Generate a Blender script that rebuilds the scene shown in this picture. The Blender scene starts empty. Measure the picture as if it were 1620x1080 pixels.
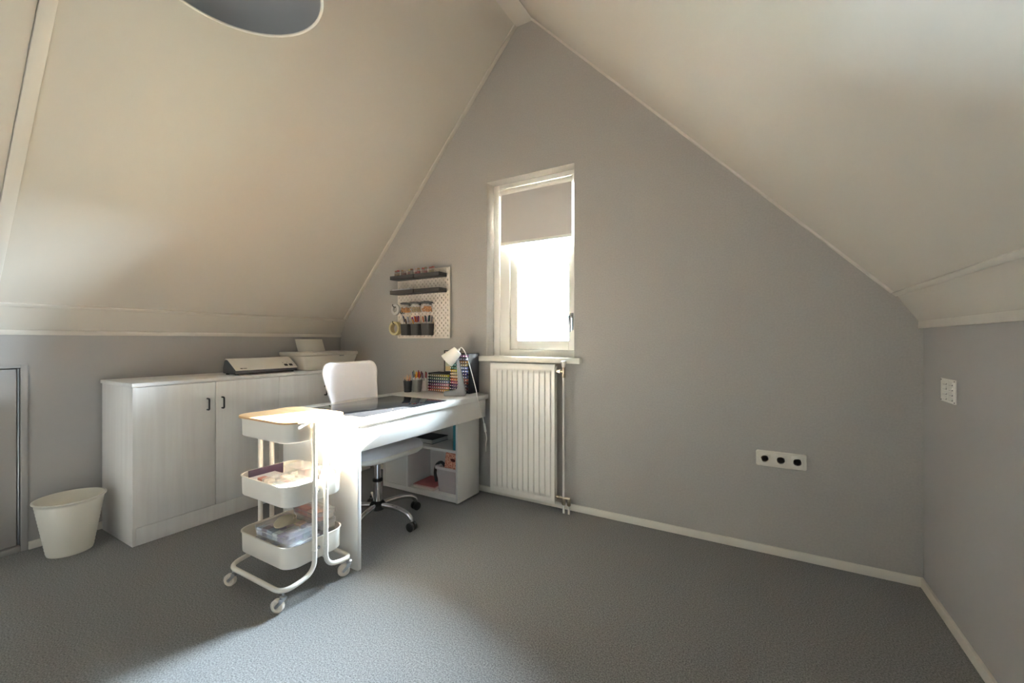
import bpy, bmesh, math, random
from mathutils import Vector, Matrix

random.seed(7)
sc = bpy.context.scene
COL = sc.collection
PI = math.pi

# ---------------------------------------------------------------- camera
PSI = math.atan2(384.0, 660.0)
cam = bpy.data.cameras.new('camera')
cam.sensor_width = 36.0
cam.lens = 660.0 / 1620.0 * 36.0
cam.shift_y = -2.0 / 1620.0
cam.clip_start = 0.02
cam_o = bpy.data.objects.new('camera', cam)
COL.objects.link(cam_o)
cam_o.location = (0, 0, 1.13)
cam_o.rotation_euler = (PI / 2, 0, PSI)
sc.camera = cam_o

# ---------------------------------------------------------------- world, sun, exposure
w = bpy.data.worlds.new('sky')
sc.world = w
w.use_nodes = True
nt = w.node_tree
bg = nt.nodes['Background']
bg.inputs['Color'].default_value = (0.71, 0.85, 1.0, 1)
bg.inputs['Strength'].default_value = 7.8
sun = bpy.data.lights.new('sun', 'SUN')
sun.energy = 10.0
sun.angle = math.radians(0.4)
sun.color = (1.0, 0.955, 0.89)
sun_o = bpy.data.objects.new('sun', sun)
COL.objects.link(sun_o)
sun_o.rotation_euler = Vector((-0.25, -1.0, -0.41)).to_track_quat('-Z', 'Y').to_euler()
sun_o.location = (0.5, 6, 4)
portal = bpy.data.lights.new('window_portal', 'AREA')
portal.shape = 'RECTANGLE'
portal.size = 0.70
portal.size_y = 1.30
portal.cycles.is_portal = True
portal_o = bpy.data.objects.new('window_portal', portal)
COL.objects.link(portal_o)
portal_o.location = (-1.3825, 2.86, 1.66)
portal_o.rotation_euler = (-PI / 2, 0, 0)   # faces into the room
vs = sc.view_settings
vs.view_transform = 'Standard'
vs.look = 'None'
vs.gamma = 1.0
vs.use_curve_mapping = False
vs.exposure = 5.75
sc.cycles.use_denoising = True
sc.cycles.max_bounces = 24
sc.cycles.diffuse_bounces = 16
sc.cycles.glossy_bounces = 6
sc.cycles.transparent_max_bounces = 24
sc.cycles.transmission_bounces = 12
sc.cycles.caustics_reflective = False
sc.cycles.caustics_refractive = False
sc.cycles.sample_clamp_indirect = 12.0


# ---------------------------------------------------------------- materials
def lin(h):
    h = h.lstrip('#')
    out = []
    for i in (0, 2, 4):
        v = int(h[i:i + 2], 16) / 255.0
        out.append(v / 12.92 if v <= 0.04045 else ((v + 0.055) / 1.055) ** 2.4)
    return out + [1.0]


MATS = {}


def mat(name, color, rough=0.5, metal=0.0, bump=0.0, scale=200.0, var=0.0, vscale=20.0, spec=0.5, stretch=None, detail=3.0):
    """procedural principled material: optional noise colour variation and bump"""
    if name in MATS:
        return MATS[name]
    m = bpy.data.materials.new(name)
    m.use_nodes = True
    t = m.node_tree
    b = t.nodes['Principled BSDF']
    c = lin(color) if isinstance(color, str) else list(color) + [1.0]
    b.inputs['Base Color'].default_value = c
    b.inputs['Roughness'].default_value = rough
    b.inputs['Metallic'].default_value = metal
    b.inputs['Specular IOR Level'].default_value = spec
    if var or bump:
        tc = t.nodes.new('ShaderNodeTexCoord')
        mp = t.nodes.new('ShaderNodeMapping')
        t.links.new(tc.outputs['Object'], mp.inputs['Vector'])
        if stretch:
            mp.inputs['Scale'].default_value = stretch
    if var:
        n = t.nodes.new('ShaderNodeTexNoise')
        n.inputs['Scale'].default_value = vscale
        n.inputs['Detail'].default_value = 4.0
        t.links.new(mp.outputs['Vector'], n.inputs['Vector'])
        r = t.nodes.new('ShaderNodeValToRGB')
        r.color_ramp.elements[0].position = 0.3
        r.color_ramp.elements[1].position = 0.7
        r.color_ramp.elements[0].color = [max(0, v * (1 - var)) for v in c[:3]] + [1]
        r.color_ramp.elements[1].color = [min(1, v * (1 + var)) for v in c[:3]] + [1]
        t.links.new(n.outputs['Fac'], r.inputs['Fac'])
        t.links.new(r.outputs['Color'], b.inputs['Base Color'])
    if bump:
        n2 = t.nodes.new('ShaderNodeTexNoise')
        n2.inputs['Scale'].default_value = scale
        n2.inputs['Detail'].default_value = detail
        t.links.new(mp.outputs['Vector'], n2.inputs['Vector'])
        bp = t.nodes.new('ShaderNodeBump')
        bp.inputs['Strength'].default_value = bump
        bp.inputs['Distance'].default_value = 0.003
        t.links.new(n2.outputs['Fac'], bp.inputs['Height'])
        t.links.new(bp.outputs['Normal'], b.inputs['Normal'])
    MATS[name] = m
    return m


def carpet_mat():
    m = bpy.data.materials.new('carpet')
    m.use_nodes = True
    t = m.node_tree
    b = t.nodes['Principled BSDF']
    b.inputs['Roughness'].default_value = 0.95
    b.inputs['Specular IOR Level'].default_value = 0.1
    b.inputs['Sheen Weight'].default_value = 0.15
    tc = t.nodes.new('ShaderNodeTexCoord')
    n = t.nodes.new('ShaderNodeTexNoise')
    n.inputs['Scale'].default_value = 190
    n.inputs['Detail'].default_value = 7
    n.inputs['Roughness'].default_value = 0.75
    t.links.new(tc.outputs['Object'], n.inputs['Vector'])
    r = t.nodes.new('ShaderNodeValToRGB')
    e = r.color_ramp.elements
    e[0].position = 0.36
    e[0].color = (0.080, 0.080, 0.082, 1)
    e[1].position = 0.66
    e[1].color = (0.40, 0.392, 0.388, 1)
    t.links.new(n.outputs['Fac'], r.inputs['Fac'])
    t.links.new(r.outputs['Color'], b.inputs['Base Color'])
    bp = t.nodes.new('ShaderNodeBump')
    bp.inputs['Strength'].default_value = 0.6
    bp.inputs['Distance'].default_value = 0.004
    t.links.new(n.outputs['Fac'], bp.inputs['Height'])
    t.links.new(bp.outputs['Normal'], b.inputs['Normal'])
    bp.inputs['Strength'].default_value = 0.35
    return m


def pane_mat():
    m = bpy.data.materials.new('window_glass')
    m.use_nodes = True
    t = m.node_tree
    t.nodes.remove(t.nodes['Principled BSDF'])
    o = t.nodes['Material Output']
    tr = t.nodes.new('ShaderNodeBsdfTransparent')
    tr.inputs['Color'].default_value = (0.96, 0.98, 0.97, 1)
    gl = t.nodes.new('ShaderNodeBsdfGlossy')
    gl.inputs['Roughness'].default_value = 0.02
    fr = t.nodes.new('ShaderNodeFresnel')
    fr.inputs['IOR'].default_value = 1.45
    mx = t.nodes.new('ShaderNodeMixShader')
    t.links.new(fr.outputs['Fac'], mx.inputs['Fac'])
    t.links.new(tr.outputs[0], mx.inputs[1])
    t.links.new(gl.outputs[0], mx.inputs[2])
    t.links.new(mx.outputs[0], o.inputs['Surface'])
    return m


def clear_mat(name, tint=(0.9, 0.9, 0.92), haze=0.35, rough=0.12):
    """thin clear plastic: transparent, glossy and a milky diffuse share"""
    if name in MATS:
        return MATS[name]
    m = bpy.data.materials.new(name)
    m.use_nodes = True
    t = m.node_tree
    b = t.nodes['Principled BSDF']
    b.inputs['Base Color'].default_value = list(tint) + [1]
    b.inputs['Roughness'].default_value = rough
    b.inputs['Alpha'].default_value = haze
    MATS[name] = m
    return m


def fabric_mat(name, color, translucent=0.25, weave=600.0):
    if name in MATS:
        return MATS[name]
    m = bpy.data.materials.new(name)
    m.use_nodes = True
    t = m.node_tree
    t.nodes.remove(t.nodes['Principled BSDF'])
    o = t.nodes['Material Output']
    d = t.nodes.new('ShaderNodeBsdfDiffuse')
    tl = t.nodes.new('ShaderNodeBsdfTranslucent')
    d.inputs['Color'].default_value = lin(color)
    tl.inputs['Color'].default_value = lin(color)
    mx = t.nodes.new('ShaderNodeMixShader')
    mx.inputs['Fac'].default_value = translucent
    tc = t.nodes.new('ShaderNodeTexCoord')
    wv = t.nodes.new('ShaderNodeTexNoise')
    wv.inputs['Scale'].default_value = weave
    t.links.new(tc.outputs['Object'], wv.inputs['Vector'])
    bp = t.nodes.new('ShaderNodeBump')
    bp.inputs['Strength'].default_value = 0.25
    bp.inputs['Distance'].default_value = 0.002
    t.links.new(wv.outputs['Fac'], bp.inputs['Height'])
    t.links.new(bp.outputs['Normal'], d.inputs['Normal'])
    t.links.new(d.outputs[0], mx.inputs[1])
    t.links.new(tl.outputs[0], mx.inputs[2])
    t.links.new(mx.outputs[0], o.inputs['Surface'])
    MATS[name] = m
    return m


def wood_grain(name, color, dark, scale=(60, 60, 3), rough=0.45):
    if name in MATS:
        return MATS[name]
    m = bpy.data.materials.new(name)
    m.use_nodes = True
    t = m.node_tree
    b = t.nodes['Principled BSDF']
    b.inputs['Roughness'].default_value = rough
    tc = t.nodes.new('ShaderNodeTexCoord')
    mp = t.nodes.new('ShaderNodeMapping')
    mp.inputs['Scale'].default_value = scale
    n = t.nodes.new('ShaderNodeTexNoise')
    n.inputs['Scale'].default_value = 1.0
    n.inputs['Detail'].default_value = 6
    n.inputs['Distortion'].default_value = 0.6
    t.links.new(tc.outputs['Object'], mp.inputs['Vector'])
    t.links.new(mp.outputs['Vector'], n.inputs['Vector'])
    r = t.nodes.new('ShaderNodeValToRGB')
    r.color_ramp.elements[0].position = 0.35
    r.color_ramp.elements[0].color = lin(dark)
    r.color_ramp.elements[1].position = 0.62
    r.color_ramp.elements[1].color = lin(color)
    t.links.new(n.outputs['Fac'], r.inputs['Fac'])
    t.links.new(r.outputs['Color'], b.inputs['Base Color'])
    bp = t.nodes.new('ShaderNodeBump')
    bp.inputs['Strength'].default_value = 0.12
    bp.inputs['Distance'].default_value = 0.001
    t.links.new(n.outputs['Fac'], bp.inputs['Height'])
    t.links.new(bp.outputs['Normal'], b.inputs['Normal'])
    MATS[name] = m
    return m


M_GABLE = mat('grey_textured_wall', '#b6b2ad', 0.9, bump=0.6, scale=95, var=0.05, vscale=110, spec=0.2)
M_KNEE = mat('grey_smooth_wall', '#b1aeac', 0.7, bump=0.05, scale=60, spec=0.3)
M_CEIL = mat('white_ceiling_board', '#cec8be', 0.6, bump=0.03, scale=40, spec=0.3)
M_TRIM = mat('cream_paint', '#ebe6dc', 0.45, bump=0.03, scale=50)
M_CTRIM = mat('ceiling_trim_paint', '#d6d0c6', 0.45, bump=0.03, scale=50)
M_CARPET = carpet_mat()
M_FRAME = mat('window_paint', '#eeece6', 0.35, bump=0.02, scale=60)
M_REVEAL = M_GABLE
M_PANE = pane_mat()
M_BLIND = fabric_mat('blind_fabric', '#cfcac6', 0.02)
M_WHITE = mat('white_laminate', '#e4e2df', 0.35, bump=0.02, scale=80)
M_CAB = wood_grain('white_ash_laminate', '#efedeb', '#e9e6e4', (28, 28, 1.6))
M_RAD = mat('radiator_enamel', '#ebe7e0', 0.3, bump=0.02, scale=40)
M_METAL = mat('brushed_nickel', '#b8ab98', 0.3, 1.0, bump=0.05, scale=300)
M_CHROME = mat('chrome', '#e6e6e8', 0.08, 1.0, var=0.02)
M_ZINC = mat('zinc', '#b9bcc0', 0.35, 1.0, var=0.05)
M_BLACK = mat('black_plastic', '#151516', 0.45, bump=0.05, scale=250)
M_DKGREY = mat('dark_grey_plastic', '#474543', 0.5, bump=0.05, scale=250)
M_MIDGREY = mat('mid_grey_plastic', '#77777a', 0.5, bump=0.05, scale=250)
M_CREAM = mat('cream_powder_coat', '#e9e2d7', 0.4, bump=0.06, scale=500)
M_BAMBOO = wood_grain('pale_wood', '#dcb487', '#cfa373', (6, 80, 80), 0.4)
M_PLASTW = mat('white_plastic', '#eeebe4', 0.35, bump=0.02, scale=120)
M_PLASTC = mat('cream_plastic', '#e8e3d7', 0.35, bump=0.02, scale=120)
M_CLEAR = clear_mat('clear_plastic', haze=0.30)
M_CLEAR2 = clear_mat('clear_plastic_cases', haze=0.24)
M_MESH = fabric_mat('white_mesh_fabric', '#eeeef4', 0.15, 900)


def colour(hexa, rough=0.45):
    return mat('paint_' + hexa.lstrip('#'), hexa, rough, var=0.04, vscale=60)


# ---------------------------------------------------------------- mesh helpers
def nb():
    return bmesh.new()


def merge(bm, tmp, mtx=None):
    if mtx is not None:
        bmesh.ops.transform(tmp, matrix=mtx, verts=tmp.verts)
    me = bpy.data.meshes.new('tmp')
    tmp.to_mesh(me)
    tmp.free()
    bm.from_mesh(me)
    bpy.data.meshes.remove(me)
    return bm


def box(bm, x0, x1, y0, y1, z0, z1, bev=0.0, seg=2, mtx=None):
    t = nb()
    bmesh.ops.create_cube(t, size=1.0)
    for v in t.verts:
        v.co = Vector(((x0 + x1) / 2 + v.co.x * (x1 - x0), (y0 + y1) / 2 + v.co.y * (y1 - y0), (z0 + z1) / 2 + v.co.z * (z1 - z0)))
    if bev:
        bmesh.ops.bevel(t, geom=list(t.edges), offset=bev, segments=seg, profile=0.5, affect='EDGES')
    return merge(bm, t, mtx)


def prism(bm, pts, axis, a, b, bev=0.0, mtx=None):
    """polygon pts in the plane normal to axis, extruded from a to b"""
    t = nb()

    def mk(p, q):
        if axis == 'y':
            return (p[0], q, p[1])
        if axis == 'x':
            return (q, p[0], p[1])
        return (p[0], p[1], q)
    v0 = [t.verts.new(mk(p, a)) for p in pts]
    v1 = [t.verts.new(mk(p, b)) for p in pts]
    n = len(pts)
    t.faces.new(v0)
    t.faces.new(list(reversed(v1)))
    for i in range(n):
        t.faces.new((v0[i], v1[i], v1[(i + 1) % n], v0[(i + 1) % n]))
    bmesh.ops.recalc_face_normals(t, faces=t.faces)
    if bev:
        bmesh.ops.bevel(t, geom=list(t.edges), offset=bev, segments=2, profile=0.5, affect='EDGES')
    return merge(bm, t, mtx)


def loft(bm, loops, cap0=True, cap1=True, mtx=None, ring=False):
    t = nb()
    L = [[t.verts.new(p) for p in lp] for lp in loops]
    n = len(L[0])
    prs = list(zip(L[:-1], L[1:])) + ([(L[-1], L[0])] if ring else [])
    for A, B in prs:
        for i in range(n):
            t.faces.new((A[i], A[(i + 1) % n], B[(i + 1) % n], B[i]))
    if not ring:
        if cap0:
            t.faces.new(list(reversed(L[0])))
        if cap1:
            t.faces.new(L[-1])
    bmesh.ops.recalc_face_normals(t, faces=t.faces)
    return merge(bm, t, mtx)


def lathe(bm, prof, seg=24, c=(0, 0, 0), cap=True, mtx=None):
    loops = [[(c[0] + r * math.cos(2 * PI * k / seg), c[1] + r * math.sin(2 * PI * k / seg), c[2] + z) for k in range(seg)] for r, z in prof]
    return loft(bm, loops, cap, cap, mtx)


def frame_from(d):
    d = Vector(d).normalized()
    a = Vector((0, 0, 1)) if abs(d.z) < 0.95 else Vector((1, 0, 0))
    u = d.cross(a).normalized()
    return u, d.cross(u).normalized()


def tube(bm, pts, r, seg=10, rad=None, cap=True):
    pts = [Vector(p) for p in pts]
    loops = []
    u = None
    for i, p in enumerate(pts):
        d = (pts[min(i + 1, len(pts) - 1)] - pts[max(i - 1, 0)]).normalized()
        if u is None:
            u, _ = frame_from(d)
        else:
            u = (u - d * u.dot(d)).normalized()
        v = d.cross(u)
        rr = rad[i] if rad else r
        loops.append([p + (u * math.cos(2 * PI * k / seg) + v * math.sin(2 * PI * k / seg)) * rr for k in range(seg)])
    return loft(bm, loops, cap, cap)


def fillet(pts, r, n=6):
    pts = [Vector(p) for p in pts]
    out = [pts[0]]
    for i in range(1, len(pts) - 1):
        a, b, c = pts[i - 1], pts[i], pts[i + 1]
        d1, d2 = (a - b).normalized(), (c - b).normalized()
        rr = min(r, (a - b).length * 0.49, (c - b).length * 0.49)
        p, q = b + d1 * rr, b + d2 * rr
        for k in range(n + 1):
            s = k / n
            out.append(p * (1 - s) ** 2 + b * 2 * s * (1 - s) + q * s * s)
    out.append(pts[-1])
    return out


def spline(pts, n=8):
    P = [Vector(p) for p in pts]
    P = [P[0] * 2 - P[1]] + P + [P[-1] * 2 - P[-2]]
    out = []
    for i in range(1, len(P) - 2):
        for k in range(n):
            t = k / n
            out.append(0.5 * ((2 * P[i]) + (P[i + 1] - P[i - 1]) * t + (2 * P[i - 1] - 5 * P[i] + 4 * P[i + 1] - P[i + 2]) * t * t
                              + (-P[i - 1] + 3 * P[i] - 3 * P[i + 1] + P[i + 2]) * t ** 3))
    out.append(P[-2])
    return out


def rrect(x0, x1, y0, y1, r, z, n=6):
    out = []
    for cx, cy, a0 in ((x1 - r, y1 - r, 0), (x0 + r, y1 - r, PI / 2), (x0 + r, y0 + r, PI), (x1 - r, y0 + r, 1.5 * PI)):
        for k in range(n + 1):
            a = a0 + PI / 2 * k / n
            out.append((cx + r * math.cos(a), cy + r * math.sin(a), z))
    return out


def obj(name, bm, m, parent=None, loc=(0, 0, 0), rot=(0, 0, 0), smooth=35):
    me = bpy.data.meshes.new(name)
    bm.to_mesh(me)
    bm.free()
    for mm in (m if isinstance(m, (list, tuple)) else [m]):
        me.materials.append(mm)
    if smooth:
        me.shade_smooth()
        me.set_sharp_from_angle(angle=math.radians(smooth))
    o = bpy.data.objects.new(name, me)
    COL.objects.link(o)
    o.location = loc
    o.rotation_euler = rot
    if parent:
        o.parent = parent
    return o


def tag(o, label, cat, group=None):
    o['label'] = label
    o['category'] = cat
    if group:
        o['group'] = group
    return o


def thing(name, label, cat, loc=(0, 0, 0), rz=0.0, group=None):
    o = bpy.data.objects.new(name, None)
    o.empty_display_size = 0.05
    COL.objects.link(o)
    o.location = loc
    o.rotation_euler = (0, 0, rz)
    return tag(o, label, cat, group)


def struct(name, bm, m, parent=None, smooth=35, label=None):
    o = obj(name, bm, m, parent, smooth=smooth)
    if not parent:
        o['kind'] = 'structure'
    if label:
        o['label'] = label
    return o


def dup(root, loc, rz=0.0, label=None, group=None):
    r = root.copy()
    COL.objects.link(r)
    r.location = loc
    r.rotation_euler = (0, 0, rz)
    if label:
        r['label'] = label
    if group:
        r['group'] = group
    for ch in list(root.children):
        c = ch.copy()
        COL.objects.link(c)
        c.parent = r
        for g in list(ch.children):
            d = g.copy()
            COL.objects.link(d)
            d.parent = c
    return r


def share(name, src, parent=None, loc=(0, 0, 0), rot=(0, 0, 0)):
    o = bpy.data.objects.new(name, src.data)
    COL.objects.link(o)
    o.location = loc
    o.rotation_euler = rot
    if parent:
        o.parent = parent
    return o


# ================================================================ the room
GY = 2.60           # gable wall face
LX, RX = -3.394, 0.668
YB = -2.0           # wall behind the camera
PROF = [(-3.394, 1.165), (-3.325, 1.312), (-1.478, 3.376), (-1.344, 3.376), (0.575, 1.342), (0.668, 1.19)]

b = nb()
box(b, LX - 0.3, RX + 0.3, YB - 0.3, GY + 0.25, -0.15, 0.0)
struct('floor', b, M_CARPET, smooth=0, label='dark grey heathered carpet')

WX0, WX1, WZ0, WZ1 = -1.73, -1.035, 1.012, 2.306


def roof_z(x):
    for (xa, za), (xb, zb) in zip(PROF[:-1], PROF[1:]):
        if xa <= x <= xb:
            return za + (zb - za) * (x - xa) / (xb - xa)
    return PROF[0][1] if x < PROF[0][0] else PROF[-1][1]


b = nb()
E_ = 0.03
prism(b, [(LX - 0.2, 0), (WX0, 0), (WX0, roof_z(WX0) + E_), (-3.325, 1.312 + E_), (LX - 0.2, 1.0 + E_)], 'y', GY, GY + 0.2)
prism(b, [(WX0, 0), (WX1, 0), (WX1, WZ0), (WX0, WZ0)], 'y', GY, GY + 0.2)
prism(b, [(WX0, WZ1), (WX1, WZ1), (WX1, roof_z(WX1) + E_), (-1.344, 3.376 + E_), (-1.478, 3.376 + E_), (WX0, roof_z(WX0) + E_)], 'y', GY, GY + 0.2)
prism(b, [(WX1, 0), (RX + 0.2, 0), (RX + 0.2, 1.0 + E_), (0.575, 1.342 + E_), (WX1, roof_z(WX1) + E_)], 'y', GY, GY + 0.2)
bmesh.ops.remove_doubles(b, verts=b.verts, dist=1e-5)
struct('wall_back', b, M_GABLE, smooth=0, label='grey textured gable wall with a window')

b = nb()
prism(b, [(LX - 0.2, 0), (RX + 0.2, 0), (RX + 0.2, 1.2), (0.6, 1.4), (-1.344, 3.45), (-1.478, 3.45), (-3.35, 1.4), (LX - 0.2, 1.2)], 'y', YB - 0.15, YB)
struct('wall_rear', b, M_GABLE, smooth=0, label='grey gable wall behind the camera')

DY0, DY1, DZ1 = -0.15, 0.628, 0.998      # low door in the left knee wall
b = nb()
box(b, LX - 0.1, LX, DY1, GY + 0.05, 0, 1.25)
box(b, LX - 0.1, LX, YB - 0.05, DY0, 0, 1.25)
box(b, LX - 0.1, LX, DY0, DY1, DZ1, 1.25)
box(b, LX - 0.2, LX - 0.062, DY0 - 0.1, DY1 + 0.1, -0.02, 1.25)  # unseen backing added behind the hatch door to stop a light leak
struct('wall_left', b, M_KNEE, smooth=0, label='smooth grey knee wall under the left slope')
b = nb()
box(b, RX, RX + 0.1, YB - 0.05, GY + 0.05, 0, 1.27)
struct('wall_right', b, M_KNEE, smooth=0, label='smooth grey knee wall under the right slope')


def slab(pa, pb, th, y0=YB - 0.1, y1=GY + 0.05):
    """ceiling slab whose underside runs from pa to pb in the x-z plane"""
    dx, dz = pb[0] - pa[0], pb[1] - pa[1]
    L = math.hypot(dx, dz)
    nx, nz = -dz / L, dx / L
    bb = nb()
    prism(bb, [pa, pb, (pb[0] + nx * th, pb[1] + nz * th), (pa[0] + nx * th, pa[1] + nz * th)], 'y', y0, y1)
    return bb


def onslope(pa, pb, s0, s1, d0, d1, y0, y1, bev=0.002):
    """batten lying on the underside: s along pa->pb in metres, d = depth into the room"""
    dx, dz = pb[0] - pa[0], pb[1] - pa[1]
    L = math.hypot(dx, dz)
    tx, tz = dx / L, dz / L
    nx, nz = tz, -tx

    def q(s, d):
        return (pa[0] + tx * s + nx * d, pa[1] + tz * s + nz * d)
    bb = nb()
    prism(bb, [q(s0, d0), q(s1, d0), q(s1, d1), q(s0, d1)], 'y', y0, y1, bev)
    return bb


A0, A1, A2, A3, A4, A5 = PROF
struct('ceiling', slab(A1, A2, 0.12), M_CEIL, smooth=0, label='white sloping ceiling on the left')
struct('ceiling', slab(A3, A4, 0.12), M_CEIL, smooth=0, label='white sloping ceiling on the right')
ext0 = (A0[0] - (A1[0] - A0[0]) * 0.8, A0[1] - (A1[1] - A0[1]) * 0.8)
ext5 = (A5[0] + (A5[0] - A4[0]) * 0.8, A5[1] + (A5[1] - A4[1]) * 0.8)
struct('ceiling', slab(ext0, A1, 0.10), M_CEIL, smooth=0, label='low white board above the left knee wall')
struct('ceiling', slab(A4, ext5, 0.10), M_CEIL, smooth=0, label='low white board above the right knee wall')
b = nb()
box(b, A2[0] - 0.05, A3[0] + 0.05, YB - 0.1, GY + 0.05, 3.385, 3.50)
box(b, A2[0], A3[0], YB, GY, 3.372, 3.386)
struct('trim_1', b, M_CTRIM, smooth=0, label='flat white ridge board')

LL = math.hypot(A2[0] - A1[0], A2[1] - A1[1])
LR = math.hypot(A4[0] - A3[0], A4[1] - A3[1])
struct('trim_2', onslope(A1, A2, 0.02, LL, -0.01, 0.010, GY - 0.032, GY), M_CTRIM, label='white batten along the left slope and the gable')
struct('trim_3', onslope(A3, A4, 0.0, LR - 0.02, -0.01, 0.010, GY - 0.022, GY), M_CTRIM, label='white batten along the right slope and the gable')
struct('trim_4', onslope(A1, A2, -0.004, 0.016, -0.01, 0.009, YB, GY - 0.01), M_CTRIM, label='white batten along the left ceiling bend')
struct('trim_5', onslope(A3, A4, LR - 0.018, LR + 0.003, -0.01, 0.009, YB, GY - 0.01), M_CTRIM, label='white batten along the right ceiling bend')
b = nb()
box(b, LX - 0.01, LX + 0.016, YB, GY, 1.158, 1.184, 0.002)
struct('trim_6', b, M_CTRIM, label='white batten on top of the left knee wall')
b = nb()
box(b, RX - 0.018, RX + 0.01, YB, GY, 1.185, 1.217, 0.002)
struct('trim_7', b, M_CTRIM, label='white batten on top of the right knee wall')
struct('trim_8', onslope(A1, A2, 0.025, LL, -0.01, 0.016, 0.462, 0.508, 0.003), M_CTRIM, label='white cover strip running up the left slope')
struct('trim_9', onslope(A1, A2, 0.025, LL, -0.01, 0.006, -0.75, 0.460, 0.001), M_CEIL, label='white ceiling board left of the cover strip')

# baseboards
b = nb()
box(b, -2.93, RX, GY - 0.012, GY, 0, 0.043, 0.002)
struct('baseboard_back', b, M_TRIM)
b = nb()
box(b, RX - 0.012, RX, YB, GY - 0.012, 0, 0.043, 0.002)
struct('baseboard_right', b, M_TRIM)
b = nb()
box(b, LX, LX + 0.012, DY1 + 0.005, GY, 0, 0.043, 0.002)
struct('baseboard_left', b, M_TRIM)

# knee wall door
b = nb()
box(b, LX - 0.06, LX + 0.008, DY1 - 0.022, DY1 + 0.004, 0, DZ1, 0.002)
box(b, LX - 0.06, LX + 0.008, DY0 - 0.004, DY0 + 0.022, 0, DZ1, 0.002)
box(b, LX - 0.06, LX + 0.008, DY0 + 0.022, DY1 - 0.022, DZ1 - 0.016, DZ1, 0.002)
box(b, LX - 0.06, LX + 0.008, DY0 + 0.022, DY1 - 0.022, 0, 0.03, 0.002)
door = struct('door_1', b, M_KNEE, label='low grey knee wall hatch door beside the waste bin')
b = nb()
box(b, LX - 0.05, LX - 0.006, DY0 + 0.027, DY1 - 0.034, 0.036, DZ1 - 0.022, 0.002)
struct('door_leaf', b, M_KNEE, door)
b = nb()
tube(b, [(LX - 0.004, DY1 - 0.028, 0.04), (LX - 0.004, DY1 - 0.028, DZ1 - 0.02)], 0.0035, 8)
struct('piano_hinge', b, M_ZINC, door)

# ---------------------------------------------------------------- window
FY0, FY1 = 2.695, 2.765
GX0, GX1, GZ0, GZ1 = -1.533, -1.125, 1.128, 2.18      # visible glass
SX0, SX1, SZ0, SZ1 = -1.594, -1.072, 1.062, 2.245     # opening sash
b = nb()
# front rebate of the fixed frame
box(b, WX0, -1.680, FY0, FY1, WZ0, WZ1, 0.003)
box(b, -1.052, WX1, FY0, FY1, WZ0, WZ1, 0.003)
box(b, -1.680, -1.052, FY0, FY1, 2.272, WZ1, 0.003)
# inner step
box(b, -1.680, SX0 - 0.003, FY0 + 0.014, FY1, WZ0, 2.272, 0.003)
box(b, SX1 + 0.003, -1.052, FY0 + 0.014, FY1, WZ0, 2.272, 0.003)
box(b, SX0 - 0.003, SX1 + 0.003, FY0 + 0.006, FY1, WZ0, SZ0 - 0.004, 0.003)
box(b, SX0 - 0.003, SX1 + 0.003, FY0 + 0.014, FY1, SZ1 + 0.003, 2.272, 0.003)
# outer stop that closes the joint round the sash
box(b, SX0 - 0.010, SX0 + 0.020, FY1 - 0.008, FY1 + 0.012, WZ0, WZ1)
box(b, SX1 - 0.020, SX1 + 0.010, FY1 - 0.008, FY1 + 0.012, WZ0, WZ1)
box(b, SX0, SX1, FY1 - 0.008, FY1 + 0.012, WZ0, SZ0 + 0.020)
box(b, SX0, SX1, FY1 - 0.008, FY1 + 0.012, SZ1 - 0.020, WZ1)
win = struct('window_1', b, M_FRAME, label='narrow white casement window in the gable')
b = nb()
SY0, SY1 = FY0 + 0.022, FY1 - 0.009
box(b, SX0, GX0, SY0, SY1, SZ0, SZ1, 0.004)
box(b, GX1, SX1, SY0, SY1, SZ0, SZ1, 0.004)
box(b, GX0, GX1, SY0, SY1, SZ0, GZ0, 0.004)
box(b, GX0, GX1, SY0, SY1, GZ1, SZ1, 0.004)
sash = struct('window_sash', b, M_FRAME, win)
b = nb()
box(b, GX0 - 0.005, GX1 + 0.005, 2.732, 2.738, GZ0 - 0.005, GZ1 + 0.005)
struct('pane', b, M_PANE, sash, smooth=0)
b = nb()
box(b, -1.110, -1.090, 2.708, 2.719, 1.20, 1.32, 0.003)
box(b, -1.107, -1.093, 2.678, 2.712, 1.285, 1.302, 0.003)
box(b, -1.110, -1.090, 2.668, 2.682, 1.185, 1.303, 0.004)
struct('window_handle', b, M_ZINC, sash)
b = nb()
box(b, -1.776, -0.982, 2.556, 2.70, 0.976, 1.0125, 0.003)
struct('window_sill', b, M_TRIM, win)

# roller blind
bl = thing('roller_blind', 'off-white roller blind half lowered in the window', 'blind', (-1.37, 2.685, 2.2))
b = nb()
prism_pts = []
box(b, -0.285, 0.285, -0.004, -0.002, -0.345, 0.035)
obj('fabric', b, M_BLIND, bl, smooth=0)
b = nb()
tube(b, [(-0.287, 0, 0.04), (0.287, 0, 0.04)], 0.019, 14)
obj('roller_tube', b, M_PLASTW, bl)
b = nb()
box(b, -0.286, 0.286, -0.009, 0.003, -0.358, -0.336, 0.003)
obj('bottom_bar', b, M_PLASTW, bl)
for sx in (-0.292, 0.292):
    b = nb()
    lathe(b, [(0.024, -0.006), (0.024, 0.006)], 16, mtx=Matrix.Translation((sx, 0.0, 0.04)) @ Matrix.Rotation(PI / 2, 4, 'Y'))
    obj('bracket', b, M_PLASTW, bl)

# outside ground, seen only as light through the pane
b = nb()
box(b, -3000, 3000, 3.0, 4000, -6.2, -6.0)
struct('outside_ground', b, mat('dark_lawn_ground', '#3c3f35', 0.9, var=0.1, vscale=2), smooth=0, label='dark ground far below the window')

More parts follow.
